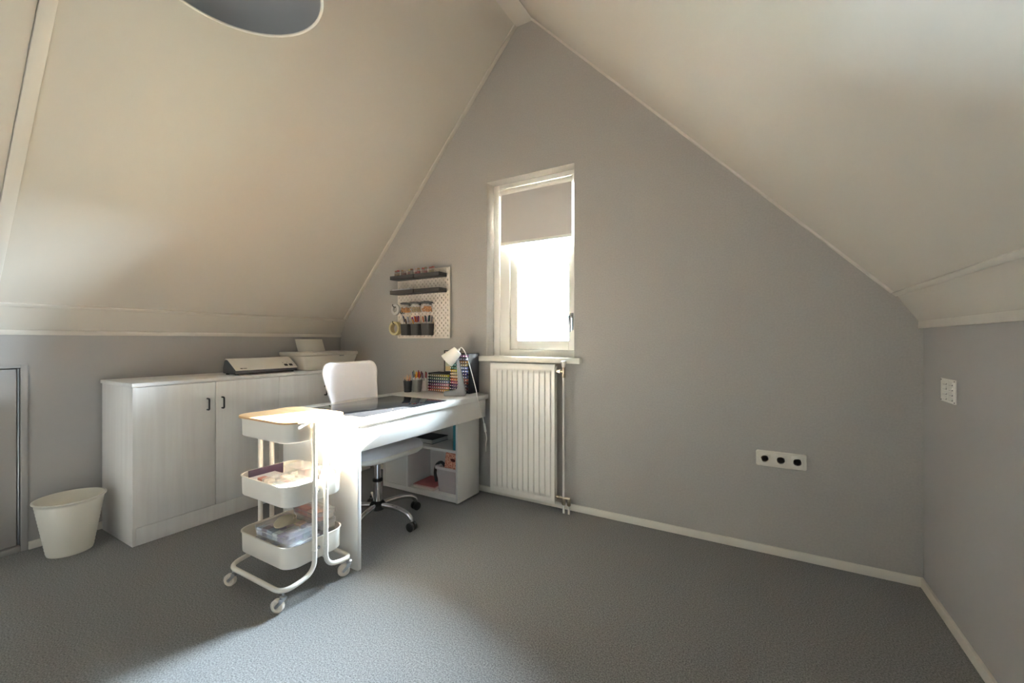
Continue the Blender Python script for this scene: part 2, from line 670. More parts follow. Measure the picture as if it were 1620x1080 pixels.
# ---------------------------------------------------------------- pendant lamp
pl = thing('pendant_lamp', 'large grey round pendant lamp with a white rim hanging from the ridge', 'lamp', (-1.411, 0.694, 2.267))
b = nb()
prof = []
for k in range(13):
    a = PI / 2 * k / 12
    prof.append((0.252 * math.cos(a) ** 0.75 if k < 12 else 0.03, 0.20 * math.sin(a)))
inn = [(max(r - 0.006, 0.02), z - 0.004 if i else z) for i, (r, z) in enumerate(prof)]
lathe(b, [(0.246, 0.0)] + inn[1:] + prof[::-1], 64, cap=False)
obj('shade', b, mat('grey_lamp_shade', '#9a9b9d', 0.45, bump=0.02, scale=80), pl, smooth=60)
b = nb()
R = 0.250
loops = []
for k in range(64):
    a = 2 * PI * k / 64
    loops.append([((R + 0.005 * math.cos(t)) * math.cos(a), (R + 0.005 * math.cos(t)) * math.sin(a), 0.005 * math.sin(t)) for t in [2 * PI * j / 8 for j in range(8)]])
loft(b, loops, ring=True)
obj('rim', b, M_TRIM, pl, smooth=80)
b = nb()
lathe(b, [(0.022, 0.11), (0.022, 0.19)], 16)
lathe(b, [(0.008, 0.06), (0.028, 0.075), (0.030, 0.09), (0.014, 0.115)], 16)
obj('bulb', b, M_PLASTW, pl)
b = nb()
tube(b, [(0, 0, 0.19), (0, 0, 1.08)], 0.003, 8)
obj('cord', b, M_BLACK, pl)
b = nb()
lathe(b, [(0.05, 1.075), (0.05, 1.104)], 20)
obj('ceiling_rose', b, M_PLASTW, pl)

# ================================================================ radiator
rd = thing('radiator', 'cream panel radiator under the window sill', 'radiator', (-1.386, 2.50, 0.0))
RW, RZ0, RZ1 = 0.253, 0.052, 0.970
b = nb()
NX, NR = 264, 11
xs = [-RW + 2 * RW * i / NX for i in range(NX + 1)]
pit = 0.0415
zs = [RZ0, RZ0 + 0.006] + [RZ0 + 0.03 + 0.008 * k for k in range(6)] + [RZ1 - 0.03 - 0.008 * k for k in range(5, -1, -1)] + [RZ1 - 0.006, RZ1]


def rib(x, z):
    u = x / pit
    k = round(u)
    if abs(k) > 5:
        return 0.0
    d = abs(u - k)
    h = max(0.0, min(1.0, (0.475 - d) / 0.09))
    e = min(z - (RZ0 + 0.038), (RZ1 - 0.038) - z)
    h *= max(0.0, min(1.0, e / 0.02))
    return 0.011 * h


grid = [[b.verts.new((x, (0.004 if zi in (0, len(zs) - 1) or xi in (0, NX) else 0.0) - rib(x, z) + 0.004, z)) for xi, x in enumerate(xs)] for zi, z in enumerate(zs)]
for j in range(len(zs) - 1):
    for i in range(NX):
        b.faces.new((grid[j][i], grid[j][i + 1], grid[j + 1][i + 1], grid[j + 1][i]))
box(b, -RW, RW, 0.0085, 0.016, RZ0, RZ1, 0.001)
obj('front_panel', b, M_RAD, rd, smooth=60)
b = nb()
box(b, -RW + 0.01, RW - 0.01, 0.055, 0.07, RZ0 + 0.015, RZ1 - 0.015, 0.004)
obj('rear_panel', b, M_RAD, rd)
b = nb()
for i in range(13):
    x = -RW + 0.03 + i * (2 * RW - 0.06) / 12
    box(b, x - 0.002, x + 0.002, 0.016, 0.055, RZ0 + 0.05, RZ1 - 0.05)
obj('convector_fins', b, M_RAD, rd)['kind'] = 'stuff'
for z in (0.25, 0.80):
    for x in (-0.16, 0.16):
        b = nb()
        box(b, x - 0.012, x + 0.012, 0.07, 0.098, z - 0.03, z + 0.03, 0.002)
        obj('bracket', b, M_RAD, rd)
VX = RW + 0.052
b = nb()
tube(b, [(VX, 0.03, 0.10), (VX, 0.03, 0.905)], 0.0075, 12)
obj('riser_pipe', b, M_RAD, rd)
b = nb()
tube(b, [(RW - 0.01, 0.03, 0.925), (RW + 0.02, 0.03, 0.925)], 0.012, 12)
lathe(b, [(0.006, 0), (0.014, 0.002), (0.014, 0.016), (0.006, 0.018)], 6, mtx=Matrix.Translation((RW + 0.014, 0.03, 0.925)) @ Matrix.Rotation(PI / 2, 4, 'Y'))
tube(b, [(RW + 0.02, 0.03, 0.925), (VX, 0.03, 0.925)], 0.008, 12)
lathe(b, [(0.012, 0.885), (0.012, 0.905), (0.009, 0.908), (0.009, 0.945), (0.013, 0.947), (0.013, 0.952)], 16, (VX, 0.03, 0))
obj('top_valve', b, M_METAL, rd)
b = nb()
lathe(b, [(0.010, 0.948), (0.015, 0.962), (0.018, 0.978), (0.018, 0.992), (0.012, 0.996)], 14, (VX, 0.03, 0))
obj('valve_knob', b, mat('pale_knob', '#d9d3cc', 0.4, var=0.03), rd)
b = nb()
tube(b, [(RW - 0.012, 0.03, 0.098), (VX + 0.045, 0.03, 0.098)], 0.009, 12)
lathe(b, [(0.008, 0), (0.013, 0.002), (0.013, 0.014), (0.008, 0.016)], 12, mtx=Matrix.Translation((RW + 0.006, 0.03, 0.098)) @ Matrix.Rotation(PI / 2, 4, 'Y'))
for dx in (0.0, 0.037):
    lathe(b, [(0.010, 0.098), (0.0125, 0.09), (0.0125, 0.058), (0.009, 0.052)], 12, (VX + dx, 0.03, 0))
obj('bottom_valve', b, M_METAL, rd)
for dx in (0.0, 0.037):
    b = nb()
    tube(b, [(VX + dx, 0.03, 0.0), (VX + dx, 0.03, 0.056)], 0.0075, 12)
    obj('floor_pipe', b, M_RAD, rd)

# ================================================================ wall fittings
ot = thing('wall_outlet', 'cream triple power socket on the grey gable wall', 'socket', (0.1175, GY, 0.503))
b = nb()
loft(b, [[(x, 0, z) for x, z, _ in rrect(-0.112, 0.112, -0.041, 0.041, 0.010, 0)],
         [(x, -0.006, z) for x, z, _ in rrect(-0.112, 0.112, -0.041, 0.041, 0.010, 0)],
         [(x, -0.010, z) for x, z, _ in rrect(-0.108, 0.108, -0.037, 0.037, 0.008, 0)]])
obj('cover_frame', b, M_PLASTC, ot)
for k in (-1, 0, 1):
    cx = k * 0.0715
    b = nb()
    box(b, cx - 0.0265, cx + 0.0265, -0.0125, -0.006, -0.0265, 0.0265, 0.002)
    s_ = obj('socket', b, M_PLASTC, ot)
    b = nb()
    M_ = Matrix.Translation((cx, -0.0125, 0)) @ Matrix.Rotation(PI / 2, 4, 'X')
    lathe(b, [(0.0205, 0.0), (0.0195, 0.003), (0.0175, 0.003), (0.0168, -0.0005)], 24, mtx=M_)
    obj('socket_ring', b, M_PLASTC, s_)
    b = nb()
    for hx, hz in ((-0.0085, 0.0), (0.0085, 0.0), (0.0, -0.0150)):
        lathe(b, [(0.003, 0.0), (0.003, 0.0012)], 10, mtx=Matrix.Translation((cx + hx, -0.0125, hz)) @ Matrix.Rotation(PI / 2, 4, 'X'))
    obj('pin_holes', b, M_BLACK, s_)['kind'] = 'stuff'

vg = thing('vent_grille', 'small white louvred vent grille on the right knee wall', 'vent', (RX, 2.305, 0.929))
b = nb()
box(b, -0.005, 0, -0.072, 0.072, -0.047, 0.047, 0.0015)
obj('plate', b, M_PLASTW, vg)
for yy in (-0.029, 0.029):
    for k in range(4):
        zz = -0.030 + k * 0.020
        b = nb()
        prism(b, [(-0.0045, zz + 0.008), (-0.0065, zz + 0.007), (-0.0105, zz - 0.004), (-0.0095, zz - 0.005), (-0.0045, zz + 0.001)], 'y', yy - 0.022, yy + 0.022)
        lv = obj('louvre', b, M_PLASTW, vg)
        b = nb()
        box(b, -0.0056, -0.0046, yy - 0.021, yy + 0.021, zz - 0.007, zz + 0.000)
        obj('slot_shade', b, M_MIDGREY, lv)  # grey strip painting the shade in the slot beneath each louvre
for yy in (-0.065, 0.065):
    for zz in (-0.041, 0.041):
        b = nb()
        lathe(b, [(0.003, 0.0), (0.0026, 0.001)], 10, mtx=Matrix.Translation((-0.005, yy, zz)) @ Matrix.Rotation(-PI / 2, 4, 'Y'))
        obj('screw', b, M_DKGREY, vg)

# ================================================================ cabinets along the left wall
CX = -2.93           # face of the doors
CY0, CYM, CY1 = 0.924, 1.737, 2.555
CZ = 0.873


def handle(bm, y, z):
    tube(bm, fillet([(CX, y, z - 0.034), (CX + 0.026, y, z - 0.034), (CX + 0.026, y, z + 0.034), (CX, y, z + 0.034)], 0.010), 0.005, 8)


def cabinet(y0, y1, label, end_panel):
    t = thing('cabinet', label, 'cabinet', (-3.16, (y0 + y1) / 2, 0.0), group='white cabinets along the left wall')
    ox, oy = 3.16, -(y0 + y1) / 2
    T = Matrix.Translation((ox, oy, 0))
    b = nb()
    box(b, -3.36, CX - 0.022, y0 + (0.018 if end_panel else 0.002), y1 - 0.002, 0.05, CZ, mtx=T)
    obj('carcass', b, M_CAB, t)
    if end_panel:
        b = nb()
        box(b, -3.375, CX - 0.004, y0, y0 + 0.0175, 0.0, CZ, 0.001, mtx=T)
        obj('end_panel', b, M_CAB, t)
    b = nb()
    box(b, CX - 0.04, CX - 0.004, y0 + (0.018 if end_panel else 0.0), y1, 0.0, 0.0955, 0.001, mtx=T)
    obj('plinth', b, M_CAB, t)
    ym = (y0 + y1) / 2
    for i, (a, c) in enumerate(((y0 + 0.001, ym - 0.0015), (ym + 0.0015, y1 - 0.001))):
        b = nb()
        box(b, CX - 0.020, CX, a, c, 0.098, CZ - 0.004, 0.0015, mtx=T)
        d = obj('door', b, M_CAB, t)
        hy = c - 0.045 if i == 0 else a + 0.035
        b = nb()
        handle(b, hy, 0.735)
        bmesh.ops.transform(b, matrix=T, verts=b.verts)
        obj('handle', b, M_BLACK, d)
    return t


cabinet(CY0, CYM, 'white wood-grain double cabinet beside the waste bin', True)
cabinet(CYM, CY1, 'white wood-grain double cabinet in the corner behind the office chair', False)
b = nb()
box(b, -3.39, CX + 0.006, CY0 - 0.004, 2.597, CZ, 0.893, 0.0015)
o = obj('countertop', b, wood_grain('white_ash_top', '#efedeb', '#e9e6e4', (28, 1.6, 28)))
tag(o, 'long white wood-grain top across both cabinets', 'countertop')
CT = 0.893

# waste bin
bn = thing('waste_bin', 'cream round plastic waste bin by the left wall', 'bin', (-3.185, 0.745, 0.0))
b = nb()
prof = [(0.088, 0.0)]
for k in range(1, 15):
    prof += [(0.090 + 0.0030 * k, 0.019 * k - 0.003), (0.0885 + 0.0030 * k, 0.019 * k)]
prof += [(0.136, 0.281), (0.142, 0.284), (0.142, 0.289), (0.134, 0.290), (0.131, 0.28), (0.086, 0.008)]
lathe(b, prof, 48)
obj('bucket', b, M_PLASTC, bn, smooth=60)

# laminator
lm = thing('laminator', 'white and dark grey laminator on the cabinet top', 'laminator', (-3.10, 1.71, CT))
M_LAMI = mat('laminator_grey', '#5b5b5e', 0.45, bump=0.04, scale=250)
b = nb()
prism(b, [(-0.085, 0.008), (0.083, 0.008), (0.087, 0.032), (0.050, 0.060), (-0.010, 0.094), (-0.040, 0.104), (-0.070, 0.092), (-0.085, 0.05)], 'y', -0.218, 0.213, 0.003)
obj('housing', b, M_LAMI, lm)
b = nb()
prism(b, [(0.089, 0.030), (0.093, 0.035), (-0.020, 0.106), (-0.045, 0.110), (-0.060, 0.104), (-0.040, 0.1035), (-0.015, 0.097)], 'y', -0.222, 0.217, 0.0015)
cov = obj('cover', b, M_PLASTW, lm)


def on_cover(bm, u0, u1, y0, y1, m_, name, th=0.002):
    P0, P1 = Vector((0.093, 0, 0.035)), Vector((-0.020, 0, 0.106))
    d = (P1 - P0).normalized()
    n = Vector((d.z * -1, 0, d.x)) * -1
    n = Vector((-d.z, 0, d.x))
    if n.z < 0:
        n = -n
    pts = [P0 + d * u0 - n * 0.001, P0 + d * u1 - n * 0.001, P0 + d * u1 + n * th, P0 + d * u0 + n * th]
    prism(bm, [(p.x, p.z) for p in pts], 'y', y0, y1)
    return obj(name, bm, m_, cov)


on_cover(nb(), 0.022, 0.042, 0.128, 0.150, M_BLACK, 'switch', 0.004)
on_cover(nb(), 0.022, 0.042, 0.165, 0.187, M_BLACK, 'switch', 0.004)
b = nb()
on_cover(nb(), 0.012, 0.022, -0.188, -0.172, mat('mark_grey', '#6a6864', 0.6, var=0.02), 'logo_mark', 0.0006)
on_cover(nb(), 0.014, 0.020, -0.169, -0.145, MATS['mark_grey'], 'logo_mark', 0.0006)
on_cover(nb(), 0.062, 0.067, 0.128, 0.133, MATS['mark_grey'], 'indicator', 0.001)
on_cover(nb(), 0.062, 0.067, 0.160, 0.165, MATS['mark_grey'], 'indicator', 0.001)
for yy in (-0.20, 0.19):
    for xx in (-0.06, 0.06):
        b = nb()
        lathe(b, [(0.011, 0), (0.011, 0.010)], 12, (xx, yy, 0))
        obj('foot', b, M_BLACK, lm)

# printer
pr = thing('printer', 'cream flared inkjet printer on the cabinet top in the corner', 'printer', (-3.15, 2.21, CT))
M_PRN = mat('printer_plastic', '#ded8cd', 0.4, bump=0.03, scale=250)
b = nb()
loops = []
for z, ex, ey in ((0.0, 0.125, 0.205), (0.006, 0.135, 0.215), (0.03, 0.148, 0.232), (0.07, 0.157, 0.248), (0.112, 0.163, 0.262)):
    loops.append(rrect(-0.15, ex, -ey, ey, 0.035, z, 5))
loft(b, loops)
obj('body', b, M_PRN, pr, smooth=50)
b = nb()
loft(b, [rrect(-0.15, 0.160, -0.260, 0.262, 0.03, 0.114, 5), rrect(-0.15, 0.165, -0.266, 0.268, 0.03, 0.118, 5), rrect(-0.15, 0.166, -0.268, 0.270, 0.03, 0.138, 5), rrect(-0.15, 0.160, -0.262, 0.264, 0.03, 0.143, 5)])
lid = obj('scanner_lid', b, M_PRN, pr, smooth=50)
b = nb()
box(b, 0.161, 0.1685, 0.07, 0.11, 0.108, 0.113, 0.001)
obj('lid_grip', b, M_MIDGREY, pr)
b = nb()
prism(b, [(-0.115, 0.13), (-0.108, 0.13), (-0.158, 0.246), (-0.166, 0.246)], 'y', -0.115, 0.135, 0.001)
obj('paper_support', b, M_PRN, pr)
b = nb()
prism(b, [(0.120, 0.022), (0.1575, 0.060), (0.1605, 0.062), (0.1515, 0.030), (0.13, 0.018)], 'y', -0.10, 0.20, 0.0008)
obj('output_tray', b, M_PRN, pr)

# ================================================================ desk
DX0, DX1, DYa, DYb, DT = -2.32, -1.683, 1.385, 2.535, 0.74
dk = thing('desk', 'white desk with a deep front panel standing against the gable', 'desk', (-2.0, 1.96, 0.0))
T = Matrix.Translation((2.0, -1.96, 0))
b = nb()
box(b, DX0, DX1 + 0.012, DYa - 0.004, DYb, 0.706, DT, 0.002, mtx=T)
obj('desktop', b, M_WHITE, dk)
b = nb()
box(b, DX1 - 0.018, DX1, DYa + 0.022, DYb - 0.022, 0.578, 0.7055, 0.0015, mtx=T)
obj('front_panel', b, M_WHITE, dk)
b = nb()
box(b, DX0 + 0.03, DX1 - 0.02, DYa + 0.024, DYb - 0.024, 0.59, 0.7055, mtx=T)
obj('drawer_box', b, M_WHITE, dk)
for y0 in (DYa, DYb - 0.021):
    b = nb()
    box(b, DX0 + 0.02, DX1 + (0.004 if y0 == DYa else -0.10), y0 + (0.0 if y0 == DYa else 0.0205), y0 + 0.021 + (0.0 if y0 == DYa else 0.0205), 0.0, 0.7055 if y0 == DYa else 0.70, 0.0015, mtx=T)
    obj('leg_panel', b, M_WHITE, dk)

# glossy dark desk pad
b = nb()
box(b, -2.19, -1.708, 1.43, 2.10, DT, DT + 0.004, 0.001)
o = obj('desk_pad', b, mat('dark_glass', '#202124', 0.06, var=0.05, vscale=8))
tag(o, 'dark glossy glass pad lying on the white desktop', 'desk pad')

# ---------------------------------------------------------------- shelf unit under the desk
UX0, UX1, UY0, UY1, UZ = -2.47, -1.752, 2.274, 2.530, 0.572
UD = -2.212
su = thing('shelf_unit', 'white open shelf unit under the far end of the desk', 'shelf unit', (-2.1, 2.43, 0.0))
T = Matrix.Translation((2.1, -2.43, 0))
for x0, x1 in ((UX0, UX0 + 0.018), (UX1 - 0.018, UX1), (UD - 0.018, UD)):
    b = nb()
    box(b, x0, x1, UY0, UY1, 0.050 if x0 == UD - 0.018 else 0.012, UZ, 0.001, mtx=T)
    obj('side_panel', b, M_WHITE, su)
b = nb()
box(b, UX0 + 0.0185, UX1 - 0.0185, UY0 + 0.001, UY1 - 0.008, 0.014, 0.0495, 0.001, mtx=T)
obj('bottom_panel', b, M_WHITE, su)
b = nb()
box(b, UX0 + 0.0185, UX1 - 0.0185, UY0 + 0.001, UY1 - 0.008, UZ - 0.018, UZ, 0.001, mtx=T)
obj('top_panel', b, M_WHITE, su)
b = nb()
box(b, UD + 0.0005, UX1 - 0.0185, UY0 + 0.002, UY1 - 0.008, 0.352, 0.370, 0.001, mtx=T)
obj('shelf', b, M_WHITE, su)
b = nb()
box(b, UX0 + 0.0185, UX1 - 0.0185, UY1 - 0.0075, UY1 - 0.002, 0.05, UZ - 0.018, mtx=T)
obj('back_panel', b, M_WHITE, su)
b = nb()
box(b, UX0 + 0.019, UD - 0.0185, UY0 + 0.002, UY0 + 0.018, 0.052, UZ - 0.02, 0.001, mtx=T)
obj('door', b, M_WHITE, su)
for x in (UX0 + 0.05, UX1 - 0.05):
    for y in (UY0 + 0.04, UY1 - 0.05):
        b = nb()
        lathe(b, [(0.014, 0), (0.014, 0.0125)], 12, (x + 2.1, y - 2.43, 0))
        obj('foot', b, M_BLACK, su)


def book(name, label, cat, x0, x1, y0, y1, z0, th, cover, pages='#e4ddd2', rz=0.0, group=None):
    t = thing(name, label, cat, ((x0 + x1) / 2, (y0 + y1) / 2, z0), rz, group)
    hx, hy = (x1 - x0) / 2, (y1 - y0) / 2
    ct = max(0.0012, th * 0.09)
    b = nb()
    box(b, -hx, hx, -hy, hy, 0, ct)
    box(b, -hx, hx, -hy, hy, th - ct, th)
    box(b, -hx, -hx + ct, -hy, hy, ct, th - ct)
    obj('cover', b, colour(cover, 0.5), t, smooth=0)
    b = nb()
    box(b, -hx + ct, hx - 0.003, -hy + 0.003, hy - 0.003, ct, th - ct)
    obj('pages', b, colour(pages, 0.8), t, smooth=0)
    return t


book('book', 'thick black book lying on the upper shelf under the desk', 'book', -2.2, -2.03, 2.335, 2.515, 0.3705, 0.034, '#1d1e22', '#b9b9b6')
ff = thing('folder', 'teal blue folder standing against the right side of the shelf', 'folder', (-1.79, 2.40, 0.370))
b = nb()
box(b, -0.016, -0.012, -0.11, 0.11, 0.0, 0.18, 0.001)
box(b, 0.012, 0.016, -0.11, 0.11, 0.0, 0.18, 0.001)
box(b, -0.0118, 0.0118, -0.114, -0.110, 0.0, 0.18, 0.001)
obj('cover', b, colour('#2f7f8c'), ff)
b = nb()
box(b, -0.0115, 0.0115, -0.105, 0.105, 0.003, 0.172)
obj('papers', b, colour('#e8e4dc', 0.8), ff)
mz = 0.050
for i, (c, th, dx, dy, rz, lab) in enumerate((
        ('#cfc6bf', 0.008, 0.0, 0.0, 0.02, 'grey magazine at the bottom of the pile in the lower compartment'),
        ('#e2d3cf', 0.007, 0.012, -0.004, -0.03, 'pale pink magazine in the middle of the pile in the lower compartment'),
        ('#b96266', 0.006, -0.005, 0.012, 0.05, 'red magazine on top of the pile in the lower compartment'))):
    book('magazine', lab, 'magazine', -2.185 + dx, -1.99 + dx, 2.295 + dy, 2.500 + dy, mz, th, c, '#e9e2dc', rz, 'magazines under the desk')
    mz += th
# clear box with its contents
cb = thing('storage_box', 'clear plastic storage box in the lower compartment under the desk', 'storage box', (-1.882, 2.405, 0.050))


def open_box(bm, w0, d0, w1, d1, h, r, th=0.003):
    loft(bm, [rrect(-w0, w0, -d0, d0, r, 0), rrect(-w1, w1, -d1, d1, r, h), rrect(-w1 + th, w1 - th, -d1 + th, d1 - th, r - th / 2, h),
              rrect(-w0 + th, w0 - th, -d0 + th, d0 - th, r - th / 2, th)])


b = nb()
open_box(b, 0.086, 0.082, 0.098, 0.094, 0.165, 0.018)
obj('bucket', b, clear_mat('frosted_clear', (0.92, 0.9, 0.92), 0.45, 0.25), cb)
b = nb()
loft(b, [rrect(-0.099, 0.099, -0.095, 0.095, 0.02, 0.163), rrect(-0.107, 0.107, -0.103, 0.103, 0.024, 0.163), rrect(-0.107, 0.107, -0.103, 0.103, 0.024, 0.180), rrect(-0.099, 0.099, -0.095, 0.095, 0.02, 0.180)], ring=True)
obj('rim', b, clear_mat('frosted_rim', (0.92, 0.92, 0.94), 0.65, 0.25), cb)
gb = thing('gift_box', 'orange card box with white pattern leaning in the clear storage box', 'box', (-1.885, 2.405, 0.062))
gb.rotation_euler = (0.0, 0.13, 0.0)
b = nb()
box(b, -0.058, 0.058, -0.065, 0.065, 0, 0.262, 0.002)


def spotted():
    m = bpy.data.materials.new('orange_spotted_card')
    m.use_nodes = True
    t = m.node_tree
    p = t.nodes['Principled BSDF']
    tc = t.nodes.new('ShaderNodeTexCoord')
    v = t.nodes.new('ShaderNodeTexVoronoi')
    v.inputs['Scale'].default_value = 85
    v.inputs['Randomness'].default_value = 0.5
    t.links.new(tc.outputs['Object'], v.inputs['Vector'])
    r = t.nodes.new('ShaderNodeValToRGB')
    r.color_ramp.elements[0].position = 0.30
    r.color_ramp.elements[0].color = lin('#c24a36')
    r.color_ramp.elements[1].position = 0.45
    r.color_ramp.elements[1].color = lin('#f0b79a')
    t.links.new(v.outputs['Distance'], r.inputs['Fac'])
    t.links.new(r.outputs['Color'], p.inputs['Base Color'])
    p.inputs['Roughness'].default_value = 0.6
    return m


obj('carton', b, spotted(), gb)
b = nb()
lathe(b, [(0.016, 0), (0.016, 0.002)], 20, mtx=Matrix.Translation((0.012, -0.0655, 0.222)) @ Matrix.Rotation(PI / 2, 4, 'X') @ Matrix.Diagonal((1.3, 0.7, 1, 1)))
obj('grip_hole', b, colour('#5d1712'), gb)
bg_ = nb()
tube(bg_, spline([(-1.985, 2.33, 0.11), (-2.003, 2.335, 0.17), (-1.997, 2.345, 0.225), (-1.965, 2.36, 0.245), (-1.935, 2.37, 0.215)], 6), 0.011, 8)
o = obj('bag_strap', bg_, M_BLACK)
tag(o, 'black bag strap hanging over the left rim of the clear box', 'strap')

# ================================================================ things on the desk
def pencil_mesh(r=0.0036, L=0.15):
    pass


PEN_CACHE = {}


def pen_src(colr, L, kind):
    key = (colr, round(L, 3), kind)
    if key in PEN_CACHE:
        return PEN_CACHE[key]
    bm = nb()
    r = 0.0036 if kind == 'pencil' else 0.0048
    sg = 6 if kind == 'pencil' else 8
    if kind == 'pencil':
        lathe(bm, [(r, 0), (r, L - 0.018)], sg)
        n1 = len(bm.faces)
        lathe(bm, [(r, L - 0.018), (0.0008, L)], sg)
    else:
        lathe(bm, [(r * 0.9, 0), (r * 0.9, L * 0.68)], sg)
        n1 = len(bm.faces)
        lathe(bm, [(r, L * 0.68), (r, L - 0.006), (r * 0.7, L)], sg)
    for i, f in enumerate(bm.faces):
        f.material_index = 0 if i < n1 else 1
    me = bpy.data.meshes.new('pen')
    bm.to_mesh(me)
    bm.free()
    if kind == 'pencil':
        me.materials.append(colour(colr))
        me.materials.append(colour('#d9b48a'))
    else:
        me.materials.append(colour('#d8d6d0'))
        me.materials.append(colour(colr))
    me.shade_smooth()
    me.set_sharp_from_angle(angle=0.6)
    PEN_CACHE[key] = me
    return me


def ordinal(i):
    return ('first second third fourth fifth sixth seventh eighth ninth tenth eleventh twelfth thirteenth fourteenth fifteenth').split()[i]


def fill_cup(cx, cy, z0, rr, spec, place, group, oval=1.0, lean=0.0):
    """spec: list of (colour name, hex, kind, length)"""
    n = len(spec)
    seen = {}
    tot = {}
    for s in spec:
        tot[s[0], s[2]] = tot.get((s[0], s[2]), 0) + 1
    order = sorted(range(n), key=lambda i: i)
    for i in order:
        cn, hx, kind, L = spec[i]
        u = -1 + 2 * (i + 0.5) / n
        depth = (-0.8, 0.8, 0.0)[i % 3]
        lim = 0.80 * rr * (0.75 if depth else 1.0)
        ox0 = max(-0.55 * rr, min(0.55 * rr, u * rr * 0.15 - lean * 0.5))
        ox1 = max(-lim, min(lim, u * rr * 0.95 + lean * 0.5))
        bx, by = cx + ox0, cy + depth * rr * 0.55
        d = Vector((ox1 - ox0, depth * rr * 0.10, 0.084)).normalized()
        o = bpy.data.objects.new(kind, pen_src(hx, L, kind))
        COL.objects.link(o)
        o.location = (bx, by, z0)
        o.rotation_euler = d.to_track_quat('Z', 'Y').to_euler()
        k = seen.get((cn, kind), 0)
        seen[cn, kind] = k + 1
        lab = '%s %s standing in %s' % (cn, kind, place)
        if tot[cn, kind] > 1:
            lab = '%s %s standing in %s, %s %s one from the left' % (cn, kind, place, ordinal(k), cn)
        tag(o, lab, kind, group)


# black pencil cup
t = thing('pencil_cup', 'black cup of pencils on the desk', 'cup', (-2.262, 2.325, DT))
b = nb()
lathe(b, [(0.027, 0), (0.034, 0.086), (0.031, 0.086), (0.025, 0.004)], 28)
obj('cup', b, mat('black_cup', '#2c2c2f', 0.45, var=0.05), t)
fill_cup(-2.262, 2.325, DT + 0.005, 0.028, [
    ('dark brown', '#4a3426', 'pencil', 0.112), ('peach', '#e7b08a', 'pencil', 0.128), ('cream', '#ead9bd', 'pencil', 0.118), ('tan', '#c49464', 'pencil', 0.112),
    ('orange', '#d98b4b', 'pencil', 0.125), ('salmon', '#e09a7c', 'pencil', 0.13), ('brick red', '#b0523c', 'pencil', 0.115)], 'the black cup on the desk', 'pencils in the black cup')
t = thing('pen_cup', 'grey tapered cup of coloured pens on the desk', 'cup', (-2.213, 2.372, DT))
b = nb()
loft(b, [rrect(-0.024, 0.024, -0.024, 0.024, 0.012, 0), rrect(-0.034, 0.034, -0.034, 0.034, 0.016, 0.092), rrect(-0.0315, 0.0315, -0.0315, 0.0315, 0.015, 0.092), rrect(-0.022, 0.022, -0.022, 0.022, 0.011, 0.004)])
obj('cup', b, mat('grey_cup', '#8d8c88', 0.5, var=0.04), t)
fill_cup(-2.213, 2.372, DT + 0.005, 0.030, [
    ('navy blue', '#26305e', 'pen', 0.150), ('violet', '#5a3f8f', 'pen', 0.142), ('red', '#c23a2c', 'pen', 0.128), ('dark green', '#3b4a2a', 'pen', 0.158),
    ('orange', '#e0682a', 'pen', 0.122), ('yellow', '#e7b42c', 'pen', 0.142), ('golden', '#d39a1c', 'pen', 0.15), ('amber', '#c8811c', 'pen', 0.13),
    ('scarlet', '#d4452c', 'pen', 0.148), ('dark red', '#7e2a2a', 'pen', 0.162), ('maroon', '#5f2226', 'pen', 0.152)], 'the grey cup on the desk', 'pens in the grey cup')
t = thing('white_cup', 'small white cup between the grey pen cup and the markers', 'cup', (-2.212, 2.456, DT))
b = nb()
lathe(b, [(0.020, 0), (0.023, 0.075), (0.021, 0.075), (0.018, 0.004)], 24)
obj('cup', b, M_PLASTW, t)
fill_cup(-2.212, 2.456, DT + 0.005, 0.018, [('plum', '#6b2e55', 'pen', 0.135), ('brown', '#6a4630', 'pen', 0.142), ('crimson', '#9a2a3a', 'pen', 0.138)], 'the small white cup', 'pens in the white cup')

# markers
MK = {}


def marker_mesh(hx):
    if hx in MK:
        return MK[hx]
    bm = nb()
    lathe(bm, [(0.0066, 0.0), (0.0082, 0.004), (0.0082, 0.022)], 8, mtx=Matrix.Rotation(-PI / 2, 4, 'X'))
    n1 = len(bm.faces)
    lathe(bm, [(0.0080, 0.022), (0.0080, 0.11)], 8, mtx=Matrix.Rotation(-PI / 2, 4, 'X'))
    n2 = len(bm.faces)
    lathe(bm, [(0.0042, -0.0035), (0.0052, 0.0)], 8, mtx=Matrix.Rotation(-PI / 2, 4, 'X'))
    for i, f in enumerate(bm.faces):
        f.material_index = 0 if i < n1 else (1 if i < n2 else 2)
    me = bpy.data.meshes.new('marker')
    bm.to_mesh(me)
    bm.free()
    me.materials.append(colour(hx, 0.35))
    me.materials.append(colour('#d5d5d8', 0.4))
    me.materials.append(colour('#f0efec', 0.3))
    me.shade_smooth()
    me.set_sharp_from_angle(angle=0.6)
    MK[hx] = me
    return me


import colorsys


def mixhex(h, s, v):
    r, g, b_ = colorsys.hsv_to_rgb(h % 1, min(1, s * 1.15), min(1, v * 1.25))
    return '#%02x%02x%02x' % (int(r * 255), int(g * 255), int(b_ * 255))


